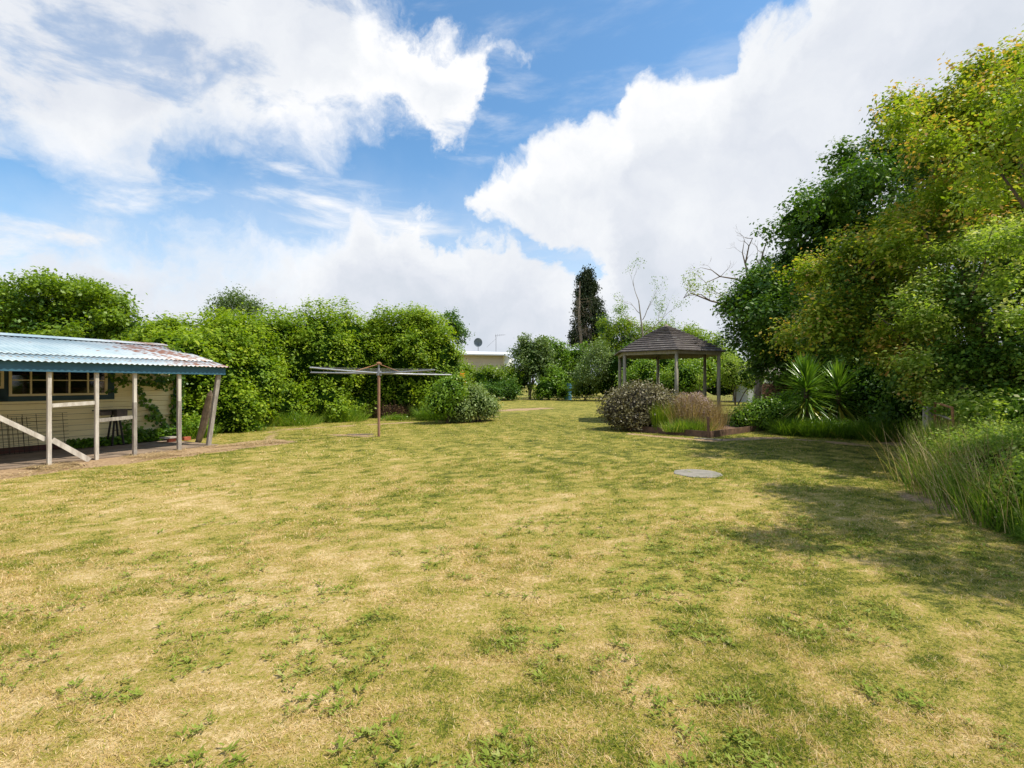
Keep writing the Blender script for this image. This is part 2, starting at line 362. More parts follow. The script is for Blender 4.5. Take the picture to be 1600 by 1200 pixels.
g = t.new('ShaderNodeNewGeometry').outputs['Position']
dr = t.new('ShaderNodeAttribute', attribute_name='dry').outputs['Fac']; so = t.new('ShaderNodeAttribute', attribute_name='soil').outputs['Fac']
n1_ = t.noise(g, 30, 6, .7); n2_ = t.noise(g, 7, 5, .6); n3_ = t.noise(g, 110, 3, .6)
v_ = t.m('ADD', dr, t.m('MULTIPLY', t.m('SUBTRACT', n1_, .5), 1.5)); v_ = t.m('ADD', v_, t.m('MULTIPLY', t.m('SUBTRACT', n2_, .5), .45)); v_ = t.m('ADD', v_, t.m('MULTIPLY', t.m('SUBTRACT', n3_, .5), .9), clamp=True)
gc = t.ramp(v_, [(0, (.02, .03, .006)), (.30, (.10, .11, .015)), (.50, (.275, .245, .04)), (.72, (.36, .26, .09)), (1, (.56, .42, .22))])
sc2 = t.ramp(t.noise(g, 14, 6, .75), [(.3, (.14, .085, .045)), (.5, (.34, .225, .125)), (.7, (.54, .39, .24))])
sm = t.ss(t.m('ADD', so, t.m('MULTIPLY', t.m('SUBTRACT', n1_, .5), .5)), .12, .42)
t.l.new(t.mix(sm, gc, sc2), b.inputs['Base Color']); b.inputs['Roughness'].default_value = .9; b.inputs['Specular IOR Level'].default_value = .15
bp = t.new('ShaderNodeBump'); bp.inputs['Strength'].default_value = .6; bp.inputs['Distance'].default_value = .03; t.l.new(t.noise(g, 45, 6, .75), bp.inputs['Height']); t.l.new(bp.outputs[0], b.inputs['Normal'])
tag(link('lawn', me, m), kind='structure')

# ---------------------------------------------------------------- leaf and blade makers
def leaves(p, nrm, size, rnd, aspect=.62, rng=None, droop=0.0):
    n = len(p); rv = rng.normal(size=(n, 3)); t_ = norm(rv-nrm*np.sum(rv*nrm, 1, keepdims=True)); t_[:, 2] -= droop; t_ = norm(t_)
    b_ = norm(np.cross(nrm, t_)); L = size[:, None]; Wd = L*aspect
    co = np.stack([p-t_*L*.5, p+b_*Wd*.5-t_*L*.05+nrm*L*.06, p+t_*L*.5, p-b_*Wd*.5-t_*L*.05+nrm*L*.06], 1).reshape(-1, 3)
    return npmesh('leaves', co, np.arange(4*n).reshape(n, 4), 4, rnd)
def crown_pts(blobs, n, rng, rn=.75, per=14, sig=.14, shell=.45, amp=.22, freq=1.3, gap=0.0, top=0.0, sprig=1.0, outw=.9, upw=.5, seed=0, mind=0.03):
    bl = np.array([[*b_[0], *b_[1]] for b_ in blobs], dtype=float)
    ar = (bl[:, 3]*bl[:, 4]+bl[:, 3]*bl[:, 5]+bl[:, 4]*bl[:, 5]); ar /= ar.sum()
    nc = max(1, n//per); k = rng.choice(len(bl), nc, p=ar)
    dr_ = rng.normal(size=(nc, 3)); dr_[:, 2] += top; dr_ = norm(dr_)
    rad = 1-shell*rng.random(nc)**1.4
    c0 = bl[k, :3]+dr_*bl[k, 3:]
    rad = rad*(1-amp*.5+amp*(vnoise(c0, freq, seed+3, 3)-.35)*2)
    c = bl[k, :3]+dr_*bl[k, 3:]*rad[:, None]
    keep = np.ones(nc, bool)
    if gap: keep = vnoise(c, freq*1.1, seed+9, 2) > gap
    c = c[keep]; dr_ = dr_[keep]; kk = k[keep]
    out_ = norm(dr_/bl[kk, 3:])
    crnd = rng.random(len(c)); pr = per
    P_ = np.repeat(c, pr, 0); O_ = np.repeat(out_, pr, 0); cr = np.repeat(crnd, pr)
    tt = rng.random(len(P_))-.4
    P_ = P_+O_*(tt*sig*2.4*sprig)[:, None]+rng.normal(size=P_.shape)*sig*.75
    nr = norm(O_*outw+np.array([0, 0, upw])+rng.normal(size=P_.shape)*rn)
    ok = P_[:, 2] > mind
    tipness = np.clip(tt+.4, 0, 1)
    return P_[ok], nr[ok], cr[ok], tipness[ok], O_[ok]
def subdiv(blobs, rng, k, rr=(.24, .46), out=(.55, .98)):
    res = []
    for c_, r_ in blobs:
        for i in range(k):
            d_ = rng.normal(size=3); d_[2] += .35; d_ /= np.linalg.norm(d_); u_ = rng.uniform(*out); q = rng.uniform(*rr)
            m_ = (r_[0]*r_[1]*r_[2])**(1/3)
            res.append((tuple(np.array(c_)+d_*np.array(r_)*u_), (m_*q*1.15, m_*q*1.15, m_*q*.85)))
    return res
def crown(name, blobs, n, size, mt, parent, seed=1, bias=0.0, aspect=.62, tipw=.25, sub=0, srr=(.24, .46), fill=.28, **kw):
    rng = np.random.default_rng(seed)
    if sub:
        sb_ = subdiv(blobs, rng, sub, srr); k1 = dict(kw); k1['shell'] = .55; k1['top'] = .55; k1['amp'] = kw.get('amp', .22)*.6
        p1 = crown_pts(sb_, int(n*(1-fill)), rng, seed=seed, **k1); k2 = dict(kw); k2['shell'] = .6; p2 = crown_pts(blobs, int(n*fill), rng, seed=seed+1, **k2)
        P_, nr, cr, tp_, O_ = [np.concatenate([a_, b_]) for a_, b_ in zip(p1, p2)]
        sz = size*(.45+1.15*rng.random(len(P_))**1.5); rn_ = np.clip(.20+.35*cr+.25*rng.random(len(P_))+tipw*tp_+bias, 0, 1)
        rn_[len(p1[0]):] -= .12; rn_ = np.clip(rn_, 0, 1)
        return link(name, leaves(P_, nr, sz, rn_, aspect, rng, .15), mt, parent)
    P_, nr, cr, tp_, O_ = crown_pts(blobs, n, rng, seed=seed, **kw)
    sz = size*(.45+1.15*rng.random(len(P_))**1.5)
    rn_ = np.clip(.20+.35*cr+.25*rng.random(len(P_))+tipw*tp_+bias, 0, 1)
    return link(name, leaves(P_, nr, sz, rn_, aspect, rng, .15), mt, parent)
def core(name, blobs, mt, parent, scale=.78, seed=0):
    """lumpy dark filler inside a dense crown, with the inner shade painted in"""
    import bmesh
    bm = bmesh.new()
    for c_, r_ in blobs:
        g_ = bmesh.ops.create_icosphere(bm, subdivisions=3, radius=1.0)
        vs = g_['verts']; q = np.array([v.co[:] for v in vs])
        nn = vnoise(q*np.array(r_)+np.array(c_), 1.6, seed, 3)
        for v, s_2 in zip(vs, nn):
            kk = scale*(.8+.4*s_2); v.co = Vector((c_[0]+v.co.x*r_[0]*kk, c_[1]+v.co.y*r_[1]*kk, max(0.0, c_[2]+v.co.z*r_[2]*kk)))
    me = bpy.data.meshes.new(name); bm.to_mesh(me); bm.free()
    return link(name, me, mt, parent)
M_core = mat('painted_shade_core', (.014, .034, .004), (.006, .016, .002), 9, 1.0, spec=0.0, bump=1.0, bscale=12)  # near-black green paints the crown's inner shade and blocks see-through
M_corebrown = mat('brown_shade_core', (.05, .04, .025), (.03, .025, .015), 9, .9, bump=1.0, bscale=14)  # brown version of the core, shade painted in likewise
def blades(base, ht, wd, lean, rnd, rng, curl=.5, az=None):
    """curved tapering blades, base (n,3)"""
    n = len(base); az = rng.random(n)*2*math.pi if az is None else az
    dr_ = np.c_[np.cos(az), np.sin(az), np.zeros(n)]; sd_ = np.c_[-np.sin(az), np.cos(az), np.zeros(n)]
    tw = rng.random(n)*math.pi; sdv = sd_*np.cos(tw)[:, None]+dr_*np.sin(tw)[:, None]*.6
    def pt(f_): a_ = lean*(1+curl*f_); return base+dr_*(np.sin(np.minimum(a_, 2.2))*ht*f_)[:, None]+np.c_[np.zeros(n), np.zeros(n), np.cos(np.minimum(a_, 1.9))*ht*f_]
    m1 = pt(.55); tip = pt(1.0); w_ = (wd/2)[:, None]
    co = np.stack([base-sdv*w_, base+sdv*w_, m1+sdv*w_*.75, m1-sdv*w_*.75, tip+sdv*w_*.08, tip-sdv*w_*.08], 1).reshape(-1, 3)
    i = (np.arange(n)*6)[:, None]; f1 = i+np.array([[0, 1, 2, 3]]); f2 = i+np.array([[3, 2, 4, 5]])
    return npmesh('blades', co, np.concatenate([f1, f2]), 4, np.concatenate([rnd, rnd]))
def tuft(name, cx, cy, rx, ry, n, h, wd, mt, parent, seed=1, lean=.35, bias=0, rot=0, z0=0, curl=.8):
    rng = np.random.default_rng(seed); q = np.clip(rng.normal(size=(n, 2))*.5, -.95, .95)
    x = q[:, 0]*rx; y = q[:, 1]*ry; c_, s_3 = math.cos(rot), math.sin(rot)
    B_ = np.c_[cx+x*c_-y*s_3, cy+x*s_3+y*c_, np.full(n, z0)]
    az = np.arctan2(q[:, 1], q[:, 0])+rng.normal(size=n)*.9
    le = np.abs(rng.normal(size=n))*lean*.6+lean*.5*np.minimum(np.linalg.norm(q, axis=1), 1.5)
    return link(name, blades(B_, h*(.5+.6*rng.random(n)), wd*(.6+.7*rng.random(n)), le, np.clip(rng.random(n)*.85+bias, 0, 1), rng, curl, az), mt, parent)
class Branch:
    def __init__(s, seed): s.r = random.Random(seed); s.mb = MB(); s.tips = []
    def grow(s, p, d_, L, rad, depth, spread=.6, up=.15, wob=.18, kids=(2, 3), shrink=.68):
        r = s.r; pts = [Vector(p)]; dd = Vector(d_).normalized(); k = 4; rads = [rad]
        for i in range(k):
            dd = (dd+Vector((r.uniform(-1, 1), r.uniform(-1, 1), r.uniform(-1, 1)+up))*wob).normalized()
            pts.append(pts[-1]+dd*L/k); rads.append(rad*(1-.5*(i+1)/k))
        s.mb.tube(pts, rads, 8 if rad > .06 else (5 if rad > .015 else 3))
        if depth == 0: s.tips.append((pts[-1], dd.copy())); s.tips.append((pts[-2], dd.copy())); return
        for j in range(r.randint(*kids)):
            i = r.choice((2, 3, 4)) if j else 4
            nd = (dd+Vector((r.uniform(-1, 1), r.uniform(-1, 1), r.uniform(-.6, 1)))*spread*1.2).normalized()
            s.grow(pts[i], nd, L*shrink*r.uniform(.8, 1.15), max(rads[i]*.68, .004), depth-1, spread, up, wob, kids, shrink)
def tipleaves(name, tips, per, sig, size, mt, parent, seed, bias=0, frac=1.0, aspect=.6):
    rng = np.random.default_rng(seed); tp_ = [t_ for t_ in tips if rng.random() < frac]
    c = np.repeat(np.array([tuple(t_[0]) for t_ in tp_]), per, 0); cr = np.repeat(rng.random(len(tp_)), per)
    P_ = c+rng.normal(size=c.shape)*sig; nr = norm(np.array([0, 0, .8])+rng.normal(size=c.shape)*.7)
    return link(name, leaves(P_, nr, size*(.6+.8*rng.random(len(P_))), np.clip(.15+.4*cr+.45*rng.random(len(P_))+bias, 0, 1), aspect, rng, .2), mt, parent)
def BL(px, py, D, rpx, rpy, ry=None):
    r1 = rpx*D/F; r2 = rpy*D/F; return (tuple(A(px, py, D)), (r1, ry if ry else r1, r2))
def limbs(name, base, targets, r0, mt, parent, seed=1, r1=.35):
    """a trunk forking into limbs that reach into the crown"""
    rd = random.Random(seed); mb = MB(); b0 = Vector(tuple(map(float, base)))
    for i, tg in enumerate(targets):
        tg = Vector(tuple(map(float, tg))); pts = []
        for k in range(7):
            f_ = k/6; q = b0.lerp(tg, f_); q.z = b0.z+(tg.z-b0.z)*(f_**.8)
            h_ = Vector((b0.x+(tg.x-b0.x)*f_**1.5, b0.y+(tg.y-b0.y)*f_**1.5, q.z))
            pts.append(h_+Vector((rd.uniform(-1, 1), rd.uniform(-1, 1), 0))*.06*(tg-b0).length*.35*(0 < k))
        mb.tube(pts, [r0*(1-(1-r1*.4)*k/6) for k in range(7)], 8)
    return mb.build(name, mt, parent, smooth=True)

# ---------------------------------------------------------------- lawn grass (stuff)
rng = np.random.default_rng(7)
def band(d0, d1, n, h, wd):
    D = np.sqrt(rng.random(n)*(d1**2-d0**2)+d0**2); X = (rng.random(n)*2-1)*1.10*D
    P_ = np.c_[X, D]; s0 = soil(P_); keep = rng.random(n) > s0*1.6
    u_ = (P_-RW)@N; sx = (P_-RW)@E; keep &= ~((u_ < 2.85) & (sx < .1))
    keep &= np.linalg.norm((P_-G(1090, 739)[:2])*np.array([1, 1]), axis=1) > .385
    P_ = P_[keep]; n = len(P_); dr_ = dryness(P_); tall = vnoise(P_, 5.5, 21, 3)
    hh = h*(.5+1.0*rng.random(n))*(.65+.45*sstep(tall, .4, .7)); dry_ = rng.random(n) < sstep(dr_+rng.normal(size=n)*.08, .22, .74); rn_ = np.clip(np.where(dry_, .74+.19*rng.normal(size=n), .22+.17*rng.normal(size=n)), 0, 1)
    return np.c_[P_, np.full(n, -.004)], hh, wd*(.6+.8*rng.random(n)), rn_
parts = [band(1.7, 3.2, 210000, .033, .0032), band(3.2, 5.5, 250000, .034, .0046), band(5.5, 10, 270000, .038, .0075), band(10, 26, 280000, .045, .016)]
Bp = np.concatenate([p[0] for p in parts]); hh = np.concatenate([p[1] for p in parts]); ww = np.concatenate([p[2] for p in parts]); rr_ = np.concatenate([p[3] for p in parts])
le = .55+.75*rng.random(len(Bp))*(.6+.6*rr_)
tag(link('grass', blades(Bp, hh, ww, le, rr_, rng, .35), M_lawnblade), 'short mown grass, half dry, covering the lawn', 'grass', kind='stuff')
# broad-leaved weeds in the lawn
n = 13000; D = 1.8+8.5*rng.random(n)**1.1; X = (rng.random(n)*2-1)*1.08*D; P_ = np.c_[X, D]
cl = .5*vnoise(P_, .8, 31, 3)+.5*vnoise(P_, 3.2, 37, 2)+.06*sstep(X, -1, 1); k = (cl > .575) & (soil(P_) < .1) & (((P_-RW)@N > 3.4)); P_ = P_[k]; n = len(P_)
L = 7; base = np.repeat(P_, L, 0)+rng.normal(size=(n*L, 2))*.012; az = rng.random(n*L)*6.283; sz = np.repeat(.015+.030*rng.random(n)**2, L)*(.7+.5*rng.random(n*L))
c3 = np.c_[base[:, 0]+np.cos(az)*sz*.5, base[:, 1]+np.sin(az)*sz*.5, .012+.015*rng.random(n*L)]
tl = np.c_[np.cos(az), np.sin(az), .1+.6*rng.random(n*L)]; sdd = np.c_[-np.sin(az), np.cos(az), np.zeros(n*L)]
co = np.stack([c3-tl*sz[:, None]*.5, c3+sdd*sz[:, None]*.17, c3+tl*sz[:, None]*.5, c3-sdd*sz[:, None]*.17], 1).reshape(-1, 3)
tag(link('lawn_weeds', npmesh('lawn_weeds', co, np.arange(4*n*L).reshape(-1, 4), 4, np.clip(np.repeat(rng.random(n), L)*.6+.3*rng.random(n*L), 0, 1)), M_weed), 'flat green weed rosettes scattered through the lawn', 'weeds', kind='stuff')
# dry clippings and hay along the veranda
n = 26000; sx = -9+9.9*rng.random(n); tx = 3.3+rng.normal(size=n)*.27; cl = vnoise(np.c_[sx, tx], 1.8, 77, 2); k = cl > .47; sx = sx[k]; tx = tx[k]; n = len(sx)
pp = RW+E*sx[:, None]+N*tx[:, None]
tag(link('hay_clippings', blades(np.c_[pp, rng.random(n)*.05], .05+.10*rng.random(n), np.full(n, .008), 1.1+.5*rng.random(n), rng.random(n), rng, .2), M_straw), 'dry straw clippings raked along the bare earth before the veranda posts', 'hay', kind='stuff')
for i, (px, py, lab) in enumerate(((62, 733, 'dark clod of dug-up turf near the left veranda post'), (112, 728, 'larger dark clod of turf beside the foot of the diagonal brace'))):
    g0 = G(px, py); n = 500; q = rng.normal(size=(n, 2))*np.array([.17+.05*i, .07]); z = .06*np.exp(-(q**2/np.array([.03, .008])).sum(1))*rng.random(n)
    tag(link('turf_clod', blades(np.c_[q, z], .04+.06*rng.random(n), np.full(n, .010), .8+.9*rng.random(n), .25*rng.random(n), rng), M_deadleaf), lab, 'turf clod', 'dug-up turf clods before the veranda').location = tuple(g0)

# ---------------------------------------------------------------- concrete cover in the lawn
g0 = G(1090, 740); mb = MB(); k = 36; vs = []
for z, r_ in ((-.02, .41), (.008, .41), (.014, .39)):
    vs += [(r_*math.cos(2*math.pi*i/k)*(1+.03*math.sin(5*i)), r_*math.sin(2*math.pi*i/k)*(1+.03*math.sin(5*i)), z) for i in range(k)]
fs = [(j*k+i, j*k+(i+1) % k, (j+1)*k+(i+1) % k, (j+1)*k+i) for j in range(2) for i in range(k)]+[tuple(2*k+i for i in range(k))]
mb.add(vs, fs); o = mb.build('concrete_cover', M_disc); o.location = tuple(g0)
tag(o, 'round pale concrete cover lying flush in the lawn', 'drain cover')
# old slab by the clothesline
mb = MB(); a0 = G(560, 679); mb.beam(a0+(-.35, 0, -.004), a0+(.45, 0.05, -.004), .26, .03); tag(mb.build('paving_slab', M_vfloor), 'small sunken grey slab beside the foot of the clothesline', 'slab')

# ---------------------------------------------------------------- shed with veranda
sh_ = empty('shed', S(-4, 1.3, 0), 'low cream weatherboard shed with pale blue corrugated veranda roof', 'shed')
SL = -13.0
Z_E, Z_R = 2.06, 2.71          # roof at eave and at ridge
def roofz(t_): return Z_R+(Z_E-Z_R)*t_/2.86
# weatherboards
def boards(p0, p1, z0, z1, nrm, mb, gaps=()):
    p0 = np.array(p0, float); p1 = np.array(p1, float); nrm = np.array((*nrm, 0.0)); z = z0
    while z < z1-.01:
        h_ = min(.14, z1-z)-.009; a0 = p0+nrm*.034; a1 = p1+nrm*.034; b0 = p0+nrm*.008; b1 = p1+nrm*.008
        segs = [(0.0, 1.0)]
        for g0_, g1_, gz0, gz1 in gaps:
            if z+h_*.5 > gz0 and z+h_*.5 < gz1:
                segs = [q for (u0, u1) in segs for q in ((u0, min(u1, g0_)), (max(u0, g1_), u1)) if q[1] > q[0]+1e-4]
        for u0, u1 in segs:
            A0 = a0+(a1-a0)*u0; A1 = a0+(a1-a0)*u1; B0 = b0+(b1-b0)*u0; B1 = b0+(b1-b0)*u1; C0 = p0-nrm*.01+(p1-p0)*u0; C1 = p0-nrm*.01+(p1-p0)*u1
            vs = [(*A0[:2], z), (*A1[:2], z), (*B1[:2], z+h_), (*B0[:2], z+h_), (*C0[:2], z), (*C1[:2], z), (*C1[:2], z+h_), (*C0[:2], z+h_)]
            mb.add(vs, [(0, 1, 2, 3), (4, 7, 6, 5), (0, 4, 5, 1), (3, 2, 6, 7), (1, 5, 6, 2), (0, 3, 7, 4)])
        z += .14
def wpx(px): D = 17.05/(.5-(px-800)/F); return (D-14.4)/.8944       # s along the wall seen at a picture column
s0w, s1w = wpx(12), wpx(166)
s2w, s3w = wpx(-80), wpx(4)
fr_ = lambda s: (s-SL)/(0-SL)
mb = MB(); boards(S(SL, 0), S(0, 0), .16, 2.55, N, mb, [(fr_(s0w), fr_(s1w), 1.32, 2.12), (fr_(s2w), fr_(s3w), 1.50, 2.12)])
mb.build('front_wall', M_cream, sh_)
mb = MB(); boards(S(0, 0), S(0, -3.4), .16, 2.3, E, mb); mb.build('end_wall', M_cream, sh_)
mb = MB(); mb.beam(S(SL, -3.4, 1.2), S(0, -3.4, 1.2), .05, 2.1); mb.build('back_wall', M_interior, sh_)
mb = MB(); mb.beam(S(SL, -1.7, .12), S(0, -1.7, .12), 3.3, .04); mb.build('inner_floor', M_interior, sh_)
mb = MB(); mb.beam(S(SL, -.03, .08), S(0, -.03, .08), .06, .16); mb.build('foundation', M_founda, sh_)
mb = MB(); mb.beam(S(0.02, .03, .16), S(0.02, .03, 2.45), .16, .07, up=(*N, 0)); mb.build('corner_board', M_teal, sh_)
# concrete floor
mb = MB(); mb.beam(S(SL, 1.35, .0), S(-.4, 1.35, .0), 2.66, .05); mb.build('veranda_floor', M_vfloor, sh_)
# windows
def window(sa, sb, z0, z1, cols, trim=.14, trimb=.13):
    wn = MB(); y = .05
    f_ = .05
    wn.beam(S(sa, y, z0+f_/2), S(sb, y, z0+f_/2), .05, f_); wn.beam(S(sa, y, z1-f_/2), S(sb, y, z1-f_/2), .05, f_)
    for s in (sa+.025, sb-.025): wn.beam(S(s, y, z0+f_), S(s, y, z1-f_), .05, .05, up=(*N, 0))
    wo_ = wn.build('window', M_sash, sh_)
    b_ = MB()
    for s in cols: b_.beam(S(s, y, z0+f_), S(s, y, z1-f_), .028, .03, up=(*N, 0))
    zt = z0+.37
    b_.beam(S(sa+.05, y-.006, zt), S(sb-.05, y-.006, zt), .03, .022); b_.build('glazing_bar', M_sash, wo_)
    g_ = MB(); g_.beam(S(sa+.05, y-.02, (z0+z1)/2), S(sb-.05, y-.02, (z0+z1)/2), .004, z1-z0-.1); g_.build('pane', M_glass, wo_)
    tr = MB()
    tr.beam(S(sa-trim, .036, z0-trimb/2), S(sb+trim, .036, z0-trimb/2), .03, trimb)
    tr.beam(S(sa-trim/2, .036, z0), S(sa-trim/2, .036, z1+.1), trim, .03, up=(*N, 0)); tr.beam(S(sb+trim/2, .036, z0), S(sb+trim/2, .036, z1+.1), trim, .03, up=(*N, 0))
    tr.build('trim', M_tealdark, wo_)
window(s0w, s1w, 1.32, 2.12, [wpx(p) for p in (47, 80, 107, 136)], .16, .12)
window(s2w, s3w, 1.50, 2.12, [wpx(-40)], .08, .30)
mb = MB(); 
for z in (1.45, 1.85): mb.beam(S(-6.5, -1.6, z), S(-.5, -1.6, z), .25, .04)
mb.beam(S(-3.4, -1.5, 1.25), S(-1.2, -1.5, 1.25), .3, .5); mb.beam(S(-4.4, -1.4, 1.6), S(-3.8, -1.4, 1.6), .3, .5)
mb.build('inner_shelf', M_interior2, sh_)
# corrugated roof
def corr(mb, s0, s1, t0, t1, zf, lift, pitch=.105, amp=.012):
    ss_ = np.arange(s0, s1+1e-6, pitch/8); vs = []; 
    for s in ss_:
        z_ = amp*math.cos(2*math.pi*s/pitch)
        for t_ in (t0, t1): vs.append(S(s, t_, zf(t_)+z_+lift))
    n_ = len(ss_); fs = [(2*i, 2*i+1, 2*i+3, 2*i+2) for i in range(n_-1)]; mb.add(vs, fs)
mb = MB(); corr(mb, SL, -.30, -.05, 2.3, roofz, .014); corr(mb, SL, -.26, 2.2, 2.93, roofz, -.006)
ro = mb.build('roof', M_roof, sh_, smooth=True); so_ = ro.modifiers.new('s', 'SOLIDIFY'); so_.thickness = .004
mb = MB(); corr(mb, SL, -.2, -.02, -3.6, lambda t_: Z_R+t_*.10, .0); rb = mb.build('roof', M_roof, sh_, smooth=True)
mb = MB(); mb.beam(S(SL, .13, roofz(.13)+.04), S(-.28, .13, roofz(.13)+.04), .36, .006, up=(N[0]*.22, N[1]*.22, 1)); mb.build('ridge_cap', M_roof, sh_)
mb = MB(); mb.beam(S(SL, 2.83, 1.935), S(-.34, 2.83, 1.935), .035, .19); fa = mb.build('fascia', M_teal, sh_)
mb = MB(); mb.beam(S(-.36, 2.80, 1.95), S(-.36, .05, 2.55), .03, .12); mb.build('barge_board', M_greywood, sh_)
mb = MB()
for s in np.arange(-12.5, -.3, .75): mb.beam(S(s, .03, roofz(0)-.08), S(s, 2.78, roofz(2.78)-.08), .045, .09)
for t_ in (.8, 1.7, 2.5): mb.beam(S(SL, t_, roofz(t_)-.022), S(-.4, t_, roofz(t_)-.022), .05, .035)
mb.build('rafters', M_greywood, sh_)
tops = {}
for px, py, lab in ((77, 727, None), (155, 719, None), (222, 713, None), (283, 704, None)):
    b0 = G(px, py); s = (b0[:2]-RW)@E; tp_ = S(s, 2.755, 1.95); b0 = S(s, 2.755, -.05)
    mb = MB(); mid = b0*.5+tp_*.5
    wv_ = .062 if px != 283 else .072
    if px in (222, 283):
        c_ = b0+(tp_-b0)*.62; mb.beam(b0, c_, wv_*1.1, .070, up=(*N, 0)); mb.build('post', M_greywood, sh_)
        mb = MB(); mb.beam(c_, tp_, wv_, .064, up=(*N, 0)); mb.build('post', M_post, sh_)
    else:
        mb.beam(b0, tp_, wv_, .062, up=(*N, 0)); mb.build('post', M_post, sh_)
    tops[px] = s
mb = MB(); mb.beam(G(325, 697)-(0, 0, .05), S(-.46, 2.76, 1.90), .095, .08, up=(*N, 0)); tag(mb.build('post', M_greywood, sh_), 'leaning grey corner post of the veranda')
mb = MB(); mb.beam(S(-8.4, 2.755, -.05), S(-8.4, 2.755, 1.95), .08, .08); mb.build('post', M_post, sh_)
mb = MB(); mb.beam(S(tops[77]+.04, 2.765, 1.175), S(tops[155]-.04, 2.765, 1.205), .03, .075); mb.build('rail', M_post, sh_)
mb = MB(); mb.beam(S(tops[155]+.04, 2.765, .83), S(tops[222]-.05, 2.765, .86), .03, .075); mb.build('rail', M_greywood, sh_)
q1 = G(72, 700); 
mb = MB(); mb.beam(S(-5.9, 2.70, 2.03-.1), S(tops[77]-.04, 2.70, .51), .035, .085); mb.build('brace', M_post, sh_)
mb = MB(); mb.beam(S(tops[77]+.045, 2.76, .50), S(-3.26, 2.86, .02), .035, .10); mb.build('brace', M_post, sh_)

# things on the veranda
def mesh_panel(name, sa, sb, z0, z1, t0, t1, dx, dz, lab):
    e = empty(name, S((sa+sb)/2, t0, 0), lab, 'wire mesh', 'wire mesh panels leaning on the shed wall'); mb = MB()
    for s in np.arange(sa, sb+.001, dx): mb.tube([S(s, t0, z0), S(s, t1, z1)], .0045, 4)
    mb.build('upright_wires', M_wire, e); mb = MB()
    for z in np.arange(z0, z1+.001, dz):
        f_ = (z-z0)/(z1-z0); mb.tube([S(sa, t0+(t1-t0)*f_+.008, z), S(sb, t0+(t1-t0)*f_+.008, z)], .0045, 4)
    mb.build('cross_wires', M_wire, e)
mesh_panel('mesh_panel', wpx(-90), wpx(103), .03, .90, .20, .06, .245, .087, 'wide rusty wire mesh panel leaning flat on the cream shed wall')
mesh_panel('mesh_panel', wpx(-110), wpx(42), .03, .84, .32, .16, .085, .11, 'finer wire mesh panel standing in front of the wider one, at the left edge')
b0 = S(wpx(163)+.05, .42, .03)
st = empty('metal_stand', b0, 'dark iron stand with a grey metal box on the veranda by the wall', 'stand')
def O3(ds, dt, z): return b0+np.array((*(E*ds+N*dt), z))
mb = MB(); mb.beam(O3(-.42, 0, .90), O3(.30, 0, .90), .36, .03); mb.build('top_plate', M_bbqd, st, bevel=.004)
mb = MB(); mb.beam(O3(-.07, .14, .82), O3(.17, .14, .82), .2, .2); mb.build('box', M_bbq, st, bevel=.012)
mb = MB(); mb.beam(O3(-.38, .0, .83), O3(-.14, 0, .83), .3, .10); mb.build('tray', M_bbq, st, bevel=.008)
for ds in (-.13, .13):
    for dt in (-.12, .14):
        mb = MB(); mb.beam(O3(.0+ds*.25, dt*.5, .88), O3(ds, dt, 0), .035, .03); mb.build('leg', M_bbqd, st)
mb = MB(); mb.beam(O3(-.07, 0.02, .38), O3(.07, 0.02, .38), .025, .02); mb.build('stretcher', M_bbqd, st)
for ds, lab in ((-.62, 'red brick under the grey slab near the shed corner'), (-.22, 'loose red brick right of the slab near the shed corner')):
    mb = MB(); c_ = S(ds, .95, .075+.0); mb.beam(c_-np.array((*(E*.09), 0)), c_+np.array((*(E*.09), 0)), .11, .10); tag(mb.build('brick', M_brick, bevel=.006), lab, 'brick', 'red bricks by the shed corner')
mb = MB(); mb.beam(S(-.85, .93, .145), S(-.50, .93, .145), .26, .04); tag(mb.build('stone_slab', M_concrete, bevel=.006), 'small grey slab resting on a red brick by the shed', 'slab')
# leaning split log
mb = MB(); p0 = A(309, 683, 13.5); p0[2] = -.03; p1 = A(331, 611, 13.1)
pts = [p0+(p1-p0)*f_+np.array((.02*math.sin(5*f_), 0, 0)) for f_ in (0, .2, .4, .6, .8, .93, 1)]
mb.tube(pts, [.075, .085, .095, .095, .085, .07, .02], 10); tag(mb.build('split_log', M_deadwood), 'thick grey split log leaning between the last veranda post and the ivy', 'log')

# ---------------------------------------------------------------- rotary clothesline
c0 = G(592, 682); cl_ = empty('clothesline', c0, 'rotary clothesline with grey arms on a rusty pole in the lawn', 'clothesline')
mb = MB(); mb.tube([c0-(0, 0, .1), c0+(0, 0, 1.90)], .040, 12); mb.build('pole', M_rustpole, cl_, smooth=False)
mb = MB(); mb.tube([c0+(0, 0, 1.90), c0+(0, 0, 2.24)], .027, 12); mb.build('mast', M_galv, cl_)
mb = MB(); mb.tube([c0+(0, 0, 2.20), c0+(0, 0, 2.235), c0+(0, 0, 2.275)], [.085, .085, .03], 12); mb.build('cap', M_rust, cl_)
mb = MB(); mb.tube([c0+(0, 0, 1.86), c0+(0, 0, 2.0)], [.075, .075], 10); mb.build('hub', M_galv, cl_)
tips = []
for ang, L_, zt in ((165, 2.42, 1.965), (238, 2.40, 2.035), (323, 2.40, 1.99), (40, 2.62, 1.91)):
    dv = np.array((math.cos(R(ang)), math.sin(R(ang)), 0)); tp_ = c0+dv*L_; tp_[2] = zt; tips.append(tp_)
    mb = MB(); mb.tube([c0+(0, 0, 1.93), c0+dv*L_*.5+(0, 0, 1.935*.5+zt*.5-.012), tp_], [.030, .026, .020], 8); mb.build('arm', M_galv, cl_)
for i in (1, 2):
    mid = c0+(tips[i]-c0)*.40; mid[2] = 1.96; mb = MB(); mb.tube([c0+(0, 0, 2.21), mid], .013, 6); mb.build('stay', M_rust, cl_)
mb = MB()
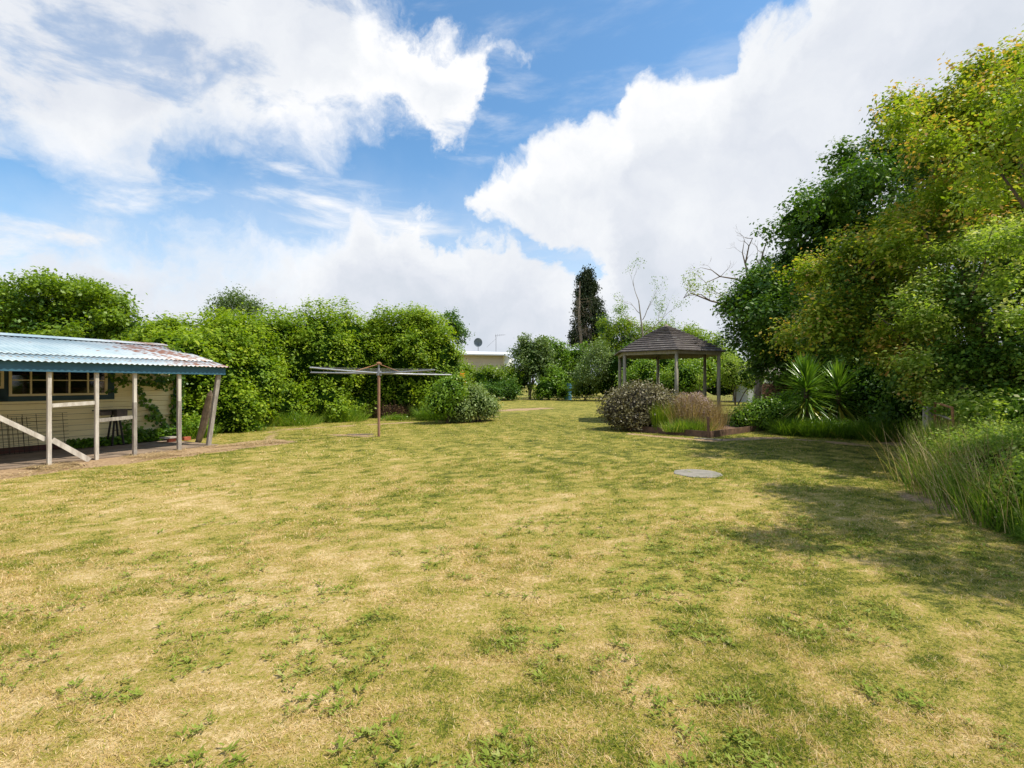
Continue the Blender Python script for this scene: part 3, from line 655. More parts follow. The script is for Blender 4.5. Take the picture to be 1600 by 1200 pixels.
for f_ in (.45, .63, .81, .99):
    q = [c0+(t_-c0)*f_+np.array((0, 0, 0)) for t_ in tips]
    for i in range(4): q[i][2] = 1.93*(1-f_)+tips[i][2]*f_+.022
    for i in range(4):
        a_, b_ = q[i], q[(i+1) % 4]; m_ = (a_+b_)/2; m_[2] -= .02; mb.tube([a_, m_, b_], .0028, 4, cap=False)
mb.build('washing_wires', M_wirepale, cl_)

# ---------------------------------------------------------------- gazebo
GC = np.array((6.73, 21.5, 0.0)); gz = empty('gazebo', GC, 'open hexagonal timber gazebo with stepped grey-brown pyramid roof', 'gazebo')
ang = [-78+60*k for k in range(6)]; ang = [-97.3+60*k for k in range(6)]
def HX(r_, z, k): a_ = R(ang[k % 6]); return GC+np.array((math.cos(a_)*r_, math.sin(a_)*r_, z))
RG = 2.18
for k in range(6):
    mb = MB(); mb.tube([HX(RG, -.05, k), HX(RG, 2.92, k)], [.078, .068], 12); mb.build('post', M_gazpost, gz, smooth=True)
    mb = MB(); mb.beam(HX(RG+.07, 2.86, k), HX(RG+.07, 2.86, k+1), .045, .13); mb.build('eave_beam', M_gazpost, gz)
    mb = MB(); mb.beam(HX(RG+.03, 2.93, k), HX(.05, 4.10, k), .05, .09); mb.build('rafter', M_roofbat, gz)
nc = 13; mb = MB(); dome = lambda f_: min(f_, 1.02)+.16*max(0, min(f_, 1))*(1-max(0, min(f_, 1)))
for j in range(nc):
    f0 = j/nc; f1 = (j+1.25)/nc; r0 = (RG+.22)*(1-f0)+.06; r1 = max((RG+.22)*(1-f1)+.06, .03); z0 = 2.90+1.20*dome(f0)+.07; z1 = 2.90+1.20*dome(f1)-.01
    jit = [random.Random(j*7+k).uniform(-.012, .012) for k in range(6)]
    vs = [HX(r0+.02, z0+jit[k], k) for k in range(6)]+[HX(r1, z1, k) for k in range(6)]+[HX(r0+.02, z0-.045+jit[k], k) for k in range(6)]+[HX(r1, z1-.035, k) for k in range(6)]
    fs = []
    for k in range(6):
        k2 = (k+1) % 6; fs += [(k, k2, 6+k2, 6+k), (12+k, 18+k, 18+k2, 12+k2), (12+k, 12+k2, k2, k), (6+k, 6+k2, 18+k2, 18+k)]
    mb.add(vs, fs)
mb.build('roof', M_roofbat, gz)
mb = MB(); mb.tube([GC+(0, 0, 4.10), GC+(0, 0, 4.22)], [.13, .04], 8); mb.build('finial', M_palebark, gz)

# ---------------------------------------------------------------- raised bed before the gazebo
b1 = G(982, 673); b2 = G(1109, 684); bd = empty('garden_bed', (b1+b2)/2, 'brown timber-edged planting bed before the gazebo', 'garden bed')
nb = np.array((.35, 1, 0)); nb /= np.linalg.norm(nb); dv = (b2-b1); dv /= np.linalg.norm(dv); nb = np.array((-dv[1], dv[0], 0)); 
bl_, br_ = b1+nb*3.2, b2+nb*3.6
for p, q in ((b1, b2), (b2, br_), (b1, bl_)):
    mb = MB(); mb.beam(p+(0, 0, .09), q+(0, 0, .09), .045, .2); mb.build('edging_plank', M_edging, bd)
for p, h_ in ((b1+dv*.1-nb*.05, .28), (b2-dv*.02-nb*.05, .62), (bl_, .3), (br_, .3)):
    mb = MB(); mb.beam(p, p+(0, 0, h_), .06, .06); mb.build('stake', M_edging, bd)
mb = MB(); mb.add([b1+(0, 0, .12), b2+(0, 0, .12), br_+(0, 0, .12), bl_+(0, 0, .12)], [(0, 1, 2, 3)]); mb.build('soil', M_edging, bd)
mb = MB(); mb.tube([G(1085, 685), G(1128, 689)+(0, 0, .02)], [.03, .035], 7); tag(mb.build('fallen_pole', M_palebark), 'thin pole lying on the ground at the corner of the garden bed', 'pole')
# bronze shrub
def shrub(name, label, blobs, n, size, mt, seed, corem=M_core, cat='shrub', group=None, cs=.75, stem=True, **kw):
    c_ = blobs[0][0]; e = empty(name, (c_[0], c_[1], 0), label, cat, group)
    if cs: core('shade_core', blobs, corem, e, cs, seed)
    o = crown('foliage', blobs, n, size, mt, e, seed, **kw)
    if stem:
        mb = MB(); rd = random.Random(seed)
        for b_ in blobs[:6]:
            cx, cy, cz = b_[0]; mb.tube([(c_[0]+rd.uniform(-.2, .2), c_[1], 0), ((c_[0]+cx)/2, cy, cz*.5), (cx, cy, cz)], [.05, .035, .015], 6)
        mb.build('stem', M_bark, e)
    return e
br0 = shrub('bronze_shrub', 'broad bronze-leaved shrub spilling over the left of the garden bed', [BL(1000, 637, 17.2, 48, 34, 1.0), BL(962, 640, 17.3, 26, 27, .7), BL(1035, 638, 17.2, 28, 30, .9), BL(990, 655, 16.9, 40, 18, .8), BL(1000, 618, 17.6, 40, 20, .9), BL(1058, 648, 17.3, 24, 24, .7)], 24000, .07, M_bronze, 11, M_corebrown, per=10, sig=.10, amp=.25, freq=2.5, shell=.3, cs=.72)
e = empty('seeding_grass_clump', G(1085, 676), 'pinkish tan seeding grasses at the right of the garden bed', 'ornamental grass')
c_ = A(1085, 650, 16.6)
tuft('blades', c_[0]-.1, c_[1], .9, .8, 4500, 1.15, .010, M_straw, e, 21, .25, -.05, z0=.1)
rng = np.random.default_rng(5); n = 9000; q = norm(rng.normal(size=(n, 3))); q[:, 2] = np.abs(q[:, 2]); q = np.array([c_[0]-.12, c_[1], .35])+q*np.array([.85, .8, .95])*(.62+.42*rng.random((n, 1))+.25*(vnoise(q, 3, 4, 2)[:, None]-.5))
link('seed_heads', leaves(q, norm(rng.normal(size=(n, 3))), .05+.05*rng.random(n), np.clip(rng.random(n)*.7+.3*sstep(q[:, 2], .5, 1.2), 0, 1), .35, rng), M_lav, e)
q2 = G(1122, 679); tuft('side_blades', q2[0]-.25, q2[1]+.5, .3, .6, 1200, .65, .010, M_straw, e, 22, .4, .25)
e = empty('green_bulb_clump', G(1085, 682), 'bright green strappy leaves at the front of the garden bed', 'plant')
c_ = G(1083, 682); tuft('blades', c_[0], c_[1]+.45, .75, .25, 900, .50, .016, M_tallgrass, e, 23, .4, .15, z0=.1)
e = empty('yellow_stem_clump', G(1040, 678), 'upright yellow-green stems between shrub and seeding grass', 'plant')
c_ = G(1042, 678); tuft('blades', c_[0], c_[1]+.35, .35, .2, 500, .95, .014, M_lime, e, 24, .15, 0, z0=.1)

# ---------------------------------------------------------------- ivy hedge on the left
def hedge(name, label, blobs, n, seed, size=.11, mt=M_ivy, **kw):
    return shrub(name, label, blobs, n, size, mt, seed, M_core, 'hedge', 'ivy-covered hedge mounds along the left boundary', stem=False, **kw)
kw = dict(per=16, sig=.12, shell=.16, amp=.42, freq=1.0, outw=.7, upw=.95, rn=.5, sprig=1.3, cs=.72, sub=24, srr=(.20, .42), fill=.42)
hedge('ivy_mound', 'leafy ivy mound rising behind the rusty end of the shed roof', [BL(330, 585, 17.0, 62, 75, 1.6), BL(275, 560, 17.8, 50, 58, 1.5), BL(355, 538, 18.5, 62, 42, 1.7), BL(300, 660, 15.9, 42, 40, .8), BL(360, 650, 16.6, 45, 50, .9), BL(262, 545, 17.8, 30, 40, 1.2), BL(385, 600, 18.0, 55, 75, 1.3), BL(298, 549, 13.9, 26, 12, .45), BL(262, 535, 14.6, 22, 10, .5)], 95000, 31, **kw)
hedge('ivy_mound', 'widest and middle ivy mound, behind the left arms of the clothesline', [BL(440, 560, 21.0, 60, 78, 2.0), BL(500, 560, 22.0, 60, 82, 2.0), BL(425, 635, 19.6, 50, 45, 1.0), BL(490, 630, 21.2, 55, 45, 1.0), BL(545, 560, 23.5, 45, 80, 1.8), BL(410, 545, 20.0, 50, 48, 1.5), BL(560, 640, 23.5, 40, 35, 1.0), BL(585, 590, 24.2, 30, 70, 1.3), BL(588, 530, 25, 30, 42, 1.3)], 110000, 32, **kw)
hedge('ivy_mound', 'round-topped ivy mound at the right end, behind the right arms of the clothesline', [BL(640, 560, 25.0, 62, 78, 2.2), BL(685, 575, 25.5, 42, 68, 1.8), BL(610, 570, 25.0, 40, 80, 1.8), BL(650, 620, 24.6, 66, 50, 1.3), BL(700, 590, 25.5, 28, 50, 1.2), BL(655, 520, 25.5, 45, 35, 1.5)], 85000, 33, **kw)
# underplanting at the foot of the hedge
def weedpatch(name, label, g0, rx, ry, h_, n, seed, mt=M_tallgrass, leafm=M_mid, nl=3000, ls=.06, cat='weeds', bias=0, group=None, lean=.5):
    e = empty(name, g0, label, cat, group)
    if n: tuft('grass_blades', g0[0], g0[1], rx, ry, n, h_, .014, mt, e, seed, lean, bias)
    if nl: crown('leaves', [((g0[0], g0[1], h_*.35), (rx*.85, ry*.8, h_*.5))], nl, ls, leafm, e, seed+1, per=6, sig=.07, shell=.7, top=.6, amp=.4, freq=3)
    return e
WG = 'weed patches at the foot of the ivy hedge'
weedpatch('weed_patch', 'low leafy weeds at the foot of the ivy just right of the shed', G(375, 673), 1.0, .45, .45, 700, 41, nl=3500, group=WG)
weedpatch('weed_patch', 'bright grassy weeds below the left arm of the clothesline', G(445, 664), 1.2, .7, .6, 3500, 42, nl=2500, bias=.15, group=WG)
weedpatch('weed_patch', 'taller leafy weeds between the left arm tip and clothesline pole', G(515, 658), 1.5, .8, .75, 3000, 43, nl=5000, bias=.1, group=WG)
e = weedpatch('dead_shrub', 'dead brown shrub and litter at the foot of the ivy behind the clothesline pole', G(607, 653), 1.1, .4, .7, 0, 44, leafm=M_deadleaf, nl=3500, cat='shrub')
mb = MB(); rd = random.Random(3); g0 = G(607, 654)
for i in range(60): p = g0+np.array((rd.uniform(-1, 1), rd.uniform(-.2, .2), 0)); mb.tube([p, p+np.array((rd.uniform(-.25, .25), rd.uniform(-.1, .1), rd.uniform(.4, .9)))], .008, 4)
mb.build('twigs', M_deadleaf, e)
weedpatch('grass_tuft', 'small tuft of grass at the foot of the ivy right of the clothesline pole', G(618, 657), .7, .2, .3, 700, 45, nl=500, bias=.2, cat='grass tuft')
# clump at right end of hedge
shrub('rounded_shrub', 'tall leafy shrub next to the orange flowers below the right clothesline arm', [BL(703, 612, 20.2, 24, 24, .8), BL(690, 630, 20, 25, 22, .7), BL(712, 600, 20.4, 16, 14, .5)], 9000, .085, M_mid, 51, per=8, sig=.12, cs=.75)
shrub('sprawling_shrub', 'pale green sprawling shrub at the end of the ivy hedge beside the lawn', [BL(745, 632, 21.0, 30, 22, .9), BL(722, 640, 20.5, 26, 17, .8), BL(762, 638, 21.5, 20, 14, .7), BL(735, 618, 21.2, 22, 16, .8)], 13000, .075, M_olive, 52, per=7, sig=.11, cs=.75, bias=.12)
e = empty('arching_grass', G(688, 655), 'arching green and buff grass clump at the foot of the shrubs', 'grass clump'); g0 = G(690, 657); tuft('blades', g0[0], g0[1]+.3, 1.1, .4, 4500, .85, .014, M_tallgrass, e, 53, .7, 0)
e = empty('orange_flower_spike', A(722, 600, 21.0)*np.array((1, 1, 0)), 'spike of orange flowers at the right end of the ivy', 'flower')
c_ = A(722, 594, 21.0); crown('flowers', [(tuple(c_), (.10, .10, .32)), (tuple(A(717, 606, 21)), (.1, .1, .15))], 420, .07, M_flower, e, 54, per=5, sig=.05)
mb = MB(); mb.tube([c_*np.array((1, 1, 0)), c_], .015, 5); mb.build('stem', M_bark, e)

# ivy creeping over the shed wall
e = empty('climbing_ivy', S(-.5, .1, 0), 'ivy runners creeping across the right end of the cream shed wall', 'climbing plant')
paths = [[(0.1, 2.0), (-.4, 1.75), (-.8, 1.62), (-1.2, 1.68), (-1.7, 1.78)], [(0.1, 1.75), (-.35, 1.65), (-.55, 1.5)], [(-.3, .2), (-.45, .6), (-.65, .85), (-.9, 1.15), (-1.05, 1.5)], [(-.2, .2), (-.6, .75), (-.8, .6)], [(-1.3, 1.7), (-1.5, 1.5), (-1.65, 1.35)], [(0, 2.2), (-.5, 2.0), (-.9, 1.95), (-1.5, 1.98)], [(-.9, .2), (-1.2, .35), (-1.4, .6)], [(0, .3), (-.1, .8), (.02, 1.4), (0, 2.1)]]
mb = MB(); LP_ = []; rng = np.random.default_rng(61)
for i, p_ in enumerate(paths):
    pts = [S(a_, .055, b_) for a_, b_ in p_]; mb.tube(pts, .007, 4)
    for k in range(len(pts)-1):
        m_ = 10 if i in (4,) else (34 if i != 7 else 130)
        for q in range(m_): LP_.append(pts[k]+(pts[k+1]-pts[k])*rng.random()+rng.normal(size=3)*np.array([.06, .06, .07 if i != 7 else .1])+np.array((*N, 0))*(.06+.1*rng.random()))
mb.build('stem', M_bark, e); LP_ = np.array(LP_); nn = norm(np.array((*N, .4))+rng.normal(size=LP_.shape)*.5)
link('leaves', leaves(LP_, nn, .08+.06*rng.random(len(LP_)), rng.random(len(LP_))*.7, .8, rng, .3), M_mid, e)
n = 2200; sx = rng.random(n)*-2.6; LP_ = np.array([S(a_, .15+.4*b_, .06+.3*c_*(1 if a_ > -1.4 else .6)) for a_, b_, c_ in zip(sx, rng.random(n), rng.random(n)**1.5)])
e = empty('wall_foot_weeds', S(-1.3, .3, 0), 'leafy weeds growing along the foot of the shed wall', 'weeds'); link('leaves', leaves(LP_, norm(np.array([.3, -.2, .8])+rng.normal(size=LP_.shape)*.6), .06+.06*rng.random(n), rng.random(n)*.7, .7, rng, .2), M_mid, e)
weedpatch('weed_patch', 'yellow-green weeds around the shed corner beside the leaning log', S(.45, .3), .45, .5, .7, 400, 62, leafm=M_mid, nl=1800, ls=.07, group=WG)

# ---------------------------------------------------------------- trees left, behind the shed
def region(poly_, n, D0, D1, rpx, seed, flat=.62, jit=.8):
    """leafy sprays spread through the outline of a crown; D0..D1 depth from its left to its right side"""
    rg = random.Random(seed); xs_ = [p[0] for p in poly_]; ys_ = [p[1] for p in poly_]; res = []
    while len(res) < n:
        x = rg.uniform(min(xs_), max(xs_)); y = rg.uniform(min(ys_), max(ys_)); c_ = False; j = len(poly_)-1
        for i in range(len(poly_)):
            (xi, yi), (xj, yj) = poly_[i], poly_[j]
            if (yi > y) != (yj > y) and x < (xj-xi)*(y-yi)/(yj-yi)+xi: c_ = not c_
            j = i
        if not c_: continue
        D = D0+(D1-D0)*(x-min(xs_))/(max(xs_)-min(xs_))+rg.gauss(0, jit); r = rg.uniform(*rpx)*rg.uniform(.7, 1.15)*D/F
        res.append((tuple(A(x, y, D)), (r*rg.uniform(.9, 1.6), r*1.1, r*flat*rg.uniform(.7, 1.3))))
    return res
def tree(name, label, base, blobs, n, size, mt, seed, trunk=.18, bark=M_bark, cat='tree', group=None, corem=None, cs=.6, lb=None, **kw):
    e = empty(name, (base[0], base[1], 0), label, cat, group)
    limbs('trunk', (base[0], base[1], -.1), [b_[0] for b_ in blobs][:7], trunk, bark, e, seed)
    if corem: core('shade_core', blobs, corem, e, cs, seed)
    if lb:
        rdb = random.Random(seed+5); mb = MB(); inn = [Vector(b_[0]) for b_ in blobs]
        for b_ in lb[::3]:
            q = Vector(b_[0]); o_ = min(inn, key=lambda v: (v-q).length); mid = (o_+q)/2+Vector((rdb.uniform(-.1, .1), rdb.uniform(-.1, .1), rdb.uniform(.0, .2)))
            end = q+(q-o_)*.25; r_ = trunk*.16; mb.tube([o_, mid, q, end], [r_, r_*.7, r_*.4, r_*.15], 5)
        mb.build('branches', bark, e)
    if lb:
        crown('shade_toned_leaves', blobs, int(n*.4), size*1.1, M_dark, e, seed+2, **{**kw, 'sub': 0, 'shell': .95, 'gap': 0, 'sprig': 1, 'bias': -.05})  # darker leaf colour paints shade into the gaps of the crown
        kw = {**kw, 'sub': 0, 'top': .5, 'shell': .6}
    crown('crown', lb or blobs, n, size, mt, e, seed, **kw); return e
TL = 'trees behind the shed'
kt = dict(sub=16, per=12, sig=.22, shell=.6, amp=.35, freq=.6, outw=.5, upw=.9, sprig=1.2)
tree('spreading_tree', 'broad light-green tree behind the shed at the left edge', A(45, 600, 27), [BL(30, 500, 27, 62, 55, 2.2), BL(70, 480, 27, 35, 32, 1.4), BL(-40, 490, 27, 60, 50, 2), BL(5, 465, 27, 35, 25, 1.2), BL(80, 530, 27, 50, 35, 1.6)], 28000, .17, M_tree, 71, .22, group=TL, corem=M_core, cs=.4, lb=region([(-60,440),(0,438),(20,440),(50,436),(85,442),(105,470),(120,540),(-60,560)], 48, 27, 27, (12, 26), 5, .42, 1.2), **kt)
tree('spreading_tree', 'round light-green tree behind the shed, right of the broader one', A(160, 600, 28), [BL(135, 490, 28, 45, 42, 1.8), BL(180, 510, 28, 42, 38, 1.6), BL(115, 465, 28, 22, 16, 1), BL(205, 530, 28, 24, 22, 1.2), BL(150, 530, 28, 60, 30, 1.6)], 28000, .17, M_tree, 72, .2, group=TL, corem=M_core, cs=.4, lb=region([(90,460),(115,444),(150,452),(190,475),(215,510),(232,545),(90,560)], 46, 28, 28, (11, 23), 6, .42, 1.2), **kt)
tree('dark_tree', 'small dark twiggy tree peeping between the shed trees and the ivy', A(240, 600, 30), [BL(238, 530, 30, 18, 22, 1), BL(245, 512, 30, 9, 10, .5), BL(225, 545, 30, 20, 20, 1)], 3500, .16, M_dark, 73, .12, **kt)
tree('grey_green_tree', 'grey-green treetop rising behind the ivy left of centre', A(372, 600, 30), [BL(370, 485, 30, 36, 22, 1.4), BL(345, 490, 30, 20, 16, 1), BL(395, 488, 30, 18, 16, 1)], 7000, .12, M_olive, 74, .15, bias=-.25, **{**kt, 'sig': .2})
tree('dark_tree', 'narrow dark treetop behind the right end of the ivy hedge', A(708, 600, 30), [BL(706, 505, 30, 12, 18, .7), BL(716, 525, 30, 14, 16, .7)], 3000, .13, M_dark, 75, .12, **{**kt, 'sig': .15})

# ---------------------------------------------------------------- neighbour's house
HD = 58.0
nh = empty('neighbour_house', A(765, 600, HD)*np.array((1, 1, 0)), 'pale cream house with a low white roof beyond the hedge', 'house')
def hz(py, D=HD): return H+(600-py)/F*D
x0 = (700-800)/F*HD; x1 = (787-800)/F*HD
mb = MB(); mb.beam((x0-6, HD, 2.2), (x1, HD, 2.2), .2, hz(553)-.02+.0-2.2+2.2-.0, up=(0, 0, 1)); mb.v = []; mb.f = []
zt = hz(554); z = 0.0
while z < zt-.05:
    h_ = min(.42, zt-z); mb.add([(x0-6, HD-.03, z), (x1, HD-.03, z), (x1, HD, z+h_), (x0-6, HD, z+h_), (x0-6, HD+.2, z), (x1, HD+.2, z), (x1, HD+.2, z+h_), (x0-6, HD+.2, z+h_)], [(0, 1, 2, 3), (1, 5, 6, 2), (3, 2, 6, 7), (0, 4, 5, 1), (4, 7, 6, 5)]); z += .42
mb.build('wall', M_nwall, nh)
mb = MB(); mb.add([(x1, HD-.02, 0), (x1+1.2, HD+9, 0), (x1+1.2, HD+9, zt-.1), (x1, HD-.02, zt-.02)], [(0, 1, 2, 3)]); mb.build('side_wall', M_white, nh)
mb = MB(); mb.beam((x1+.02, HD-.07, 0), (x1+.02, HD-.07, zt-.05), .12, .08, up=(0, 1, 0)); mb.build('corner_trim', M_cream, nh)
mb = MB(); mb.add([(x0-7, HD-.7, zt+.25), (x1+1.0, HD-.7, zt-.02), (x1+1.0, HD+10, zt+.9), (x0-7, HD+10, zt+1.2), (x0-7, HD-.7, zt+.05), (x1+1.0, HD-.7, zt-.16), (x1+1.0, HD+10, zt+.7), (x0-7, HD+10, zt+1.0)], [(0, 1, 2, 3), (0, 4, 5, 1), (1, 5, 6, 2), (4, 7, 6, 5)]); mb.build('roof', M_white, nh)
dc = A(747, 535, HD); sdp = empty('satellite_dish', dc*np.array((1, 1, 0))+np.array((0, 0, zt+.2)), 'grey round satellite dish on the white roof', 'satellite dish')
mb = MB(); k = 20; vs = [dc+(0, .12, 0)]
for j in (1, 2, 3): vs += [dc+np.array((math.cos(2*math.pi*i/k)*.50*j/3, .12-.13*(j/3)**2, math.sin(2*math.pi*i/k)*.52*j/3)) for i in range(k)]
fs = [(0, 1+i, 1+(i+1) % k) for i in range(k)]+[(1+j*k+i, 1+(j+1)*k+i, 1+(j+1)*k+(i+1) % k, 1+j*k+(i+1) % k) for j in range(2) for i in range(k)]
mb.add(vs, fs); dd_ = mb.build('dish', M_dish, sdp); dd_.modifiers.new('s', 'SOLIDIFY').thickness = .02
mb = MB(); mb.tube([dc+(0, .15, -.1), dc+(0, .15, -1.0)], .03, 6); mb.tube([dc+(0, .1, -.45), dc+(.05, -.4, -.15)], .02, 5); mb.build('mount', M_bbqd, sdp)
ac = A(775, 524, HD); an = empty('tv_antenna', A(775, 548, HD), 'thin wire television antenna on the white roof', 'antenna')
mb = MB(); mb.tube([ac+(0, 0, -1.9), ac], .022, 5); mb.tube([ac+(0, 0, -.4), ac+(-1.1, 0, -1.4)], .012, 4); mb.build('mast', M_bbqd, an)
mb = MB(); mb.tube([ac+(-.1, 0, 0), ac+(1.1, .2, .08)], .015, 4)
for i in range(5): p = ac+np.array((-.05+.22*i, 0, 0.02*i)); mb.tube([p+(0, 0, -.2+.03*i), p+(0, 0, .18-.03*i)], .012, 4)
mb.build('elements', M_bbqd, an)

# ---------------------------------------------------------------- far vegetation across the back of the garden
kf = dict(sub=12, per=10, sig=.25, shell=.5, amp=.3, freq=.5, outw=.7, upw=.7, sprig=1.1)
ks = {**kf, 'sig': .25, 'freq': .9}
shrub('far_hedge', 'yellow-green hedge below the neighbour house wall', [BL(745, 600, 50, 28, 22, 1.6), BL(785, 602, 50, 28, 22, 1.6), BL(765, 596, 51, 30, 18, 1.5), BL(720, 592, 50, 26, 26, 1.6), BL(800, 598, 51, 22, 24, 1.5)], 15000, .20, M_lime, 81, cat='hedge', bias=-.2, cs=.8, **ks)
shrub('dark_shrub', 'dark shrubs below the hedge left of the leafy multi-stem tree', [BL(765, 612, 47, 22, 12, 1), BL(795, 610, 48, 18, 14, 1)], 5000, .17, M_dark, 82, cs=.8, **ks)
e = tree('multi_stem_tree', 'grey-green multi-stemmed tree standing at the back of the lawn', G(828, 623), [BL(830, 565, 52, 30, 36, 2), BL(850, 575, 52, 22, 34, 1.6), BL(818, 590, 52, 16, 24, 1.2), BL(822, 545, 52, 18, 18, 1.2), BL(845, 550, 52, 20, 20, 1.3)], 15000, .20, M_olive, 83, .14, M_palebark, bias=-.18, corem=M_core, cs=.55, **kf)
shrub('round_shrub', 'dark glossy shrub right of the multi-stemmed tree', [BL(855, 608, 49, 22, 16, 1.2), BL(870, 600, 50, 20, 20, 1.2), BL(878, 612, 49, 10, 9, .8)], 6500, .18, M_mid, 84, cs=.8, **ks)
tree('bushy_tree', 'bright bushy tree behind the multi-stemmed tree', A(880, 600, 57), [BL(872, 565, 57, 26, 30, 2), BL(900, 570, 57, 30, 32, 2.2), BL(862, 550, 57, 20, 18, 1.5), BL(888, 590, 56, 36, 24, 2)], 15000, .22, M_mid, 85, .2, corem=M_core, cs=.75, **kf)
tree('pale_small_tree', 'pale-trunked grey-green small tree left of the gazebo', G(946, 622), [BL(930, 575, 47, 30, 26, 1.8), BL(955, 580, 47, 18, 24, 1.4), BL(915, 590, 47, 22, 18, 1.4), BL(940, 556, 47, 22, 16, 1.4)], 13000, .15, M_olive, 86, .13, M_palebark, bias=-.08, **{**kf, 'sig': .3})
shrub('low_shrub', 'low bright yellow-green shrub beside the blue drum', [BL(915, 608, 48, 20, 12, 1), BL(928, 604, 48, 14, 11, .9), BL(903, 610, 48, 12, 10, .8)], 4500, .17, M_lime, 87, bias=-.08, cs=.8, **ks)
bc = A(887, 600, 50); bc[2] = 0; bb = empty('blue_drum', bc, 'blue plastic drum standing among the shrubs', 'drum')
mb = MB(); mb.tube([bc+(0, 0, 0), bc+(0, 0, .5), bc+(0, 0, .53), bc+(0, 0, .57), bc+(0, 0, 1.05), bc+(0, 0, 1.1), bc+(0, 0, 1.6)], [.40, .42, .44, .42, .42, .44, .40], 16); mb.build('body', M_bluebin, bb)
mb = MB(); mb.tube([bc+(0, 0, 1.6), bc+(0, 0, 1.66)], [.43, .43], 16); mb.build('lid', M_bluebin, bb)
# conifer
cb = A(921, 600, 70); cb[2] = 0; cf = empty('conifer', cb, 'tall dark conifer with hanging grey dead branches', 'conifer')
mb = MB(); mb.tube([cb, A(912, 470, 70), A(918, 425, 70)], [.45, .28, .04], 8); mb.tube([cb+(-.6, -1.2, 0), A(905, 500, 68.6), A(906, 440, 69)], [.3, .2, .04], 8); mb.build('trunk', M_deadwood, cf)
bls = []; rd = random.Random(9)
for py in range(428, 545, 7):
    f_ = (py-424)/120; hw = 2+29*min(f_*1.1, 1)
    for s in range(6 if f_ > .2 else 3):
        bls.append(BL(919+rd.uniform(-1, 1)*hw+5*f_, py+rd.uniform(-3, 3), 70+rd.uniform(-1.3, 1.3)*min(f_*2, 1), rd.uniform(5, 9), rd.uniform(5, 8)))
bls += [BL(905, py, 70, 4+5*(py-430)/60, 6) for py in range(436, 500, 8)]
crown('crown', bls, 34000, .26, M_con, cf, 91, per=9, sig=.28, shell=.8, amp=.3, freq=.8, outw=.5, upw=-.1, gap=.22)
mb = MB(); rd = random.Random(4)
for i in range(70):
    py = rd.uniform(465, 525); p = A(908+rd.uniform(-3, 3), py, 68.9); q = p+np.array((rd.uniform(-1.2, 1.6), -.5, rd.uniform(-.3, .5))); mb.tube([p, q, q+np.array((rd.uniform(-.3, .5), 0, -rd.uniform(.6, 1.6)))], [.03, .02, .008], 3)
mb.build('dead_branches', M_palebark, cf)
tree('lime_tree', 'yellow-green tree in front of the conifer', A(955, 600, 60), [BL(950, 520, 60, 18, 22, 1.5), BL(970, 535, 60, 26, 20, 1.8), BL(945, 505, 60, 9, 12, .9), BL(985, 525, 60, 18, 16, 1.5), BL(960, 555, 60, 30, 22, 2)], 18000, .20, M_lime, 92, .2, bias=-.02, lb=region([(938,500),(950,490),(960,510),(985,505),(1010,515),(1040,500),(1060,520),(1060,570),(930,570),(940,520)], 45, 59, 59, (8, 14), 9, .7, 1.0), **{**kf, 'sig': .32})
# sparse tree
sb = A(1008, 600, 56); sb[2] = 0; sp_ = empty('sparse_tree', sb, 'thin sparse-crowned tree rising behind the gazebo roof', 'tree')
br = Branch(14); br.grow(sb, (0, 0, 1), 4.5, .16, 0); br.mb.tube([sb, A(1004, 520, 56), A(998, 470, 56)], [.16, .10, .05], 6)
for px, py, dx, dz, L_, r_ in ((998, 470, -.3, 1, 2.2, .045), (1004, 500, .7, 1, 2.3, .05), (1003, 515, -1, .8, 2.2, .05), (1008, 520, 1, .6, 2.6, .06), (1008, 535, 1.2, .7, 2.6, .06), (1000, 490, -.9, .8, 1.7, .04), (1008, 545, -1, .7, 2, .05)):
    br.grow(A(px, py, 56), (dx, .2, dz), L_, r_, 3, .6, .15, .2, (2, 3), .62)
br.mb.build('trunk', M_palebark, sp_)
lowt = [t_ for t_ in br.tips if t_[0].z < H+(600-475)/F*56]; hi = [t_ for t_ in br.tips if t_[0].z >= H+(600-475)/F*56]
tipleaves('crown', lowt+hi[::4], 16, .28, .16, M_mid, sp_, 93, .12)
tree('leafy_tree', 'orange-tinged bushy tree behind the gazebo roof at its right', A(1095, 600, 42), [BL(1095, 545, 42, 34, 30, 2), BL(1080, 530, 42, 22, 18, 1.4), BL(1115, 560, 42, 26, 30, 1.6), BL(1060, 560, 42, 24, 24, 1.6)], 13000, .16, M_orange, 94, .16, bias=-.12, corem=M_core, cs=.5, **{**kf, 'sig': .25})
shrub('bright_shrub', 'bright green shrub seen through the left bays of the gazebo', [BL(1005, 592, 38, 26, 22, 1.4), BL(985, 600, 38, 16, 16, 1), BL(1012, 575, 38, 16, 12, 1)], 9000, .14, M_mid, 95, bias=.08, cs=.75, **ks)
shrub('bright_shrub', 'yellow-green leafy shrub seen through the right bays of the gazebo', [BL(1070, 590, 36, 28, 22, 1.4), BL(1090, 595, 36, 20, 18, 1.2), BL(1105, 580, 36, 16, 16, 1), BL(1062, 578, 37, 14, 14, 1)], 10000, .14, M_mid, 96, bias=.12, cs=.7, **ks)
shrub('dark_backdrop_shrub', 'tall dark evergreen shrubbery behind the gazebo', [BL(1000, 575, 46, 60, 34, 1.6), BL(1070, 585, 46, 50, 36, 1.6), BL(1130, 585, 46, 50, 36, 1.6), BL(1190, 590, 45, 40, 38, 1.5), BL(960, 600, 48, 40, 22, 1.2)], 20000, .2, M_dark, 97, cs=.9, **ks)
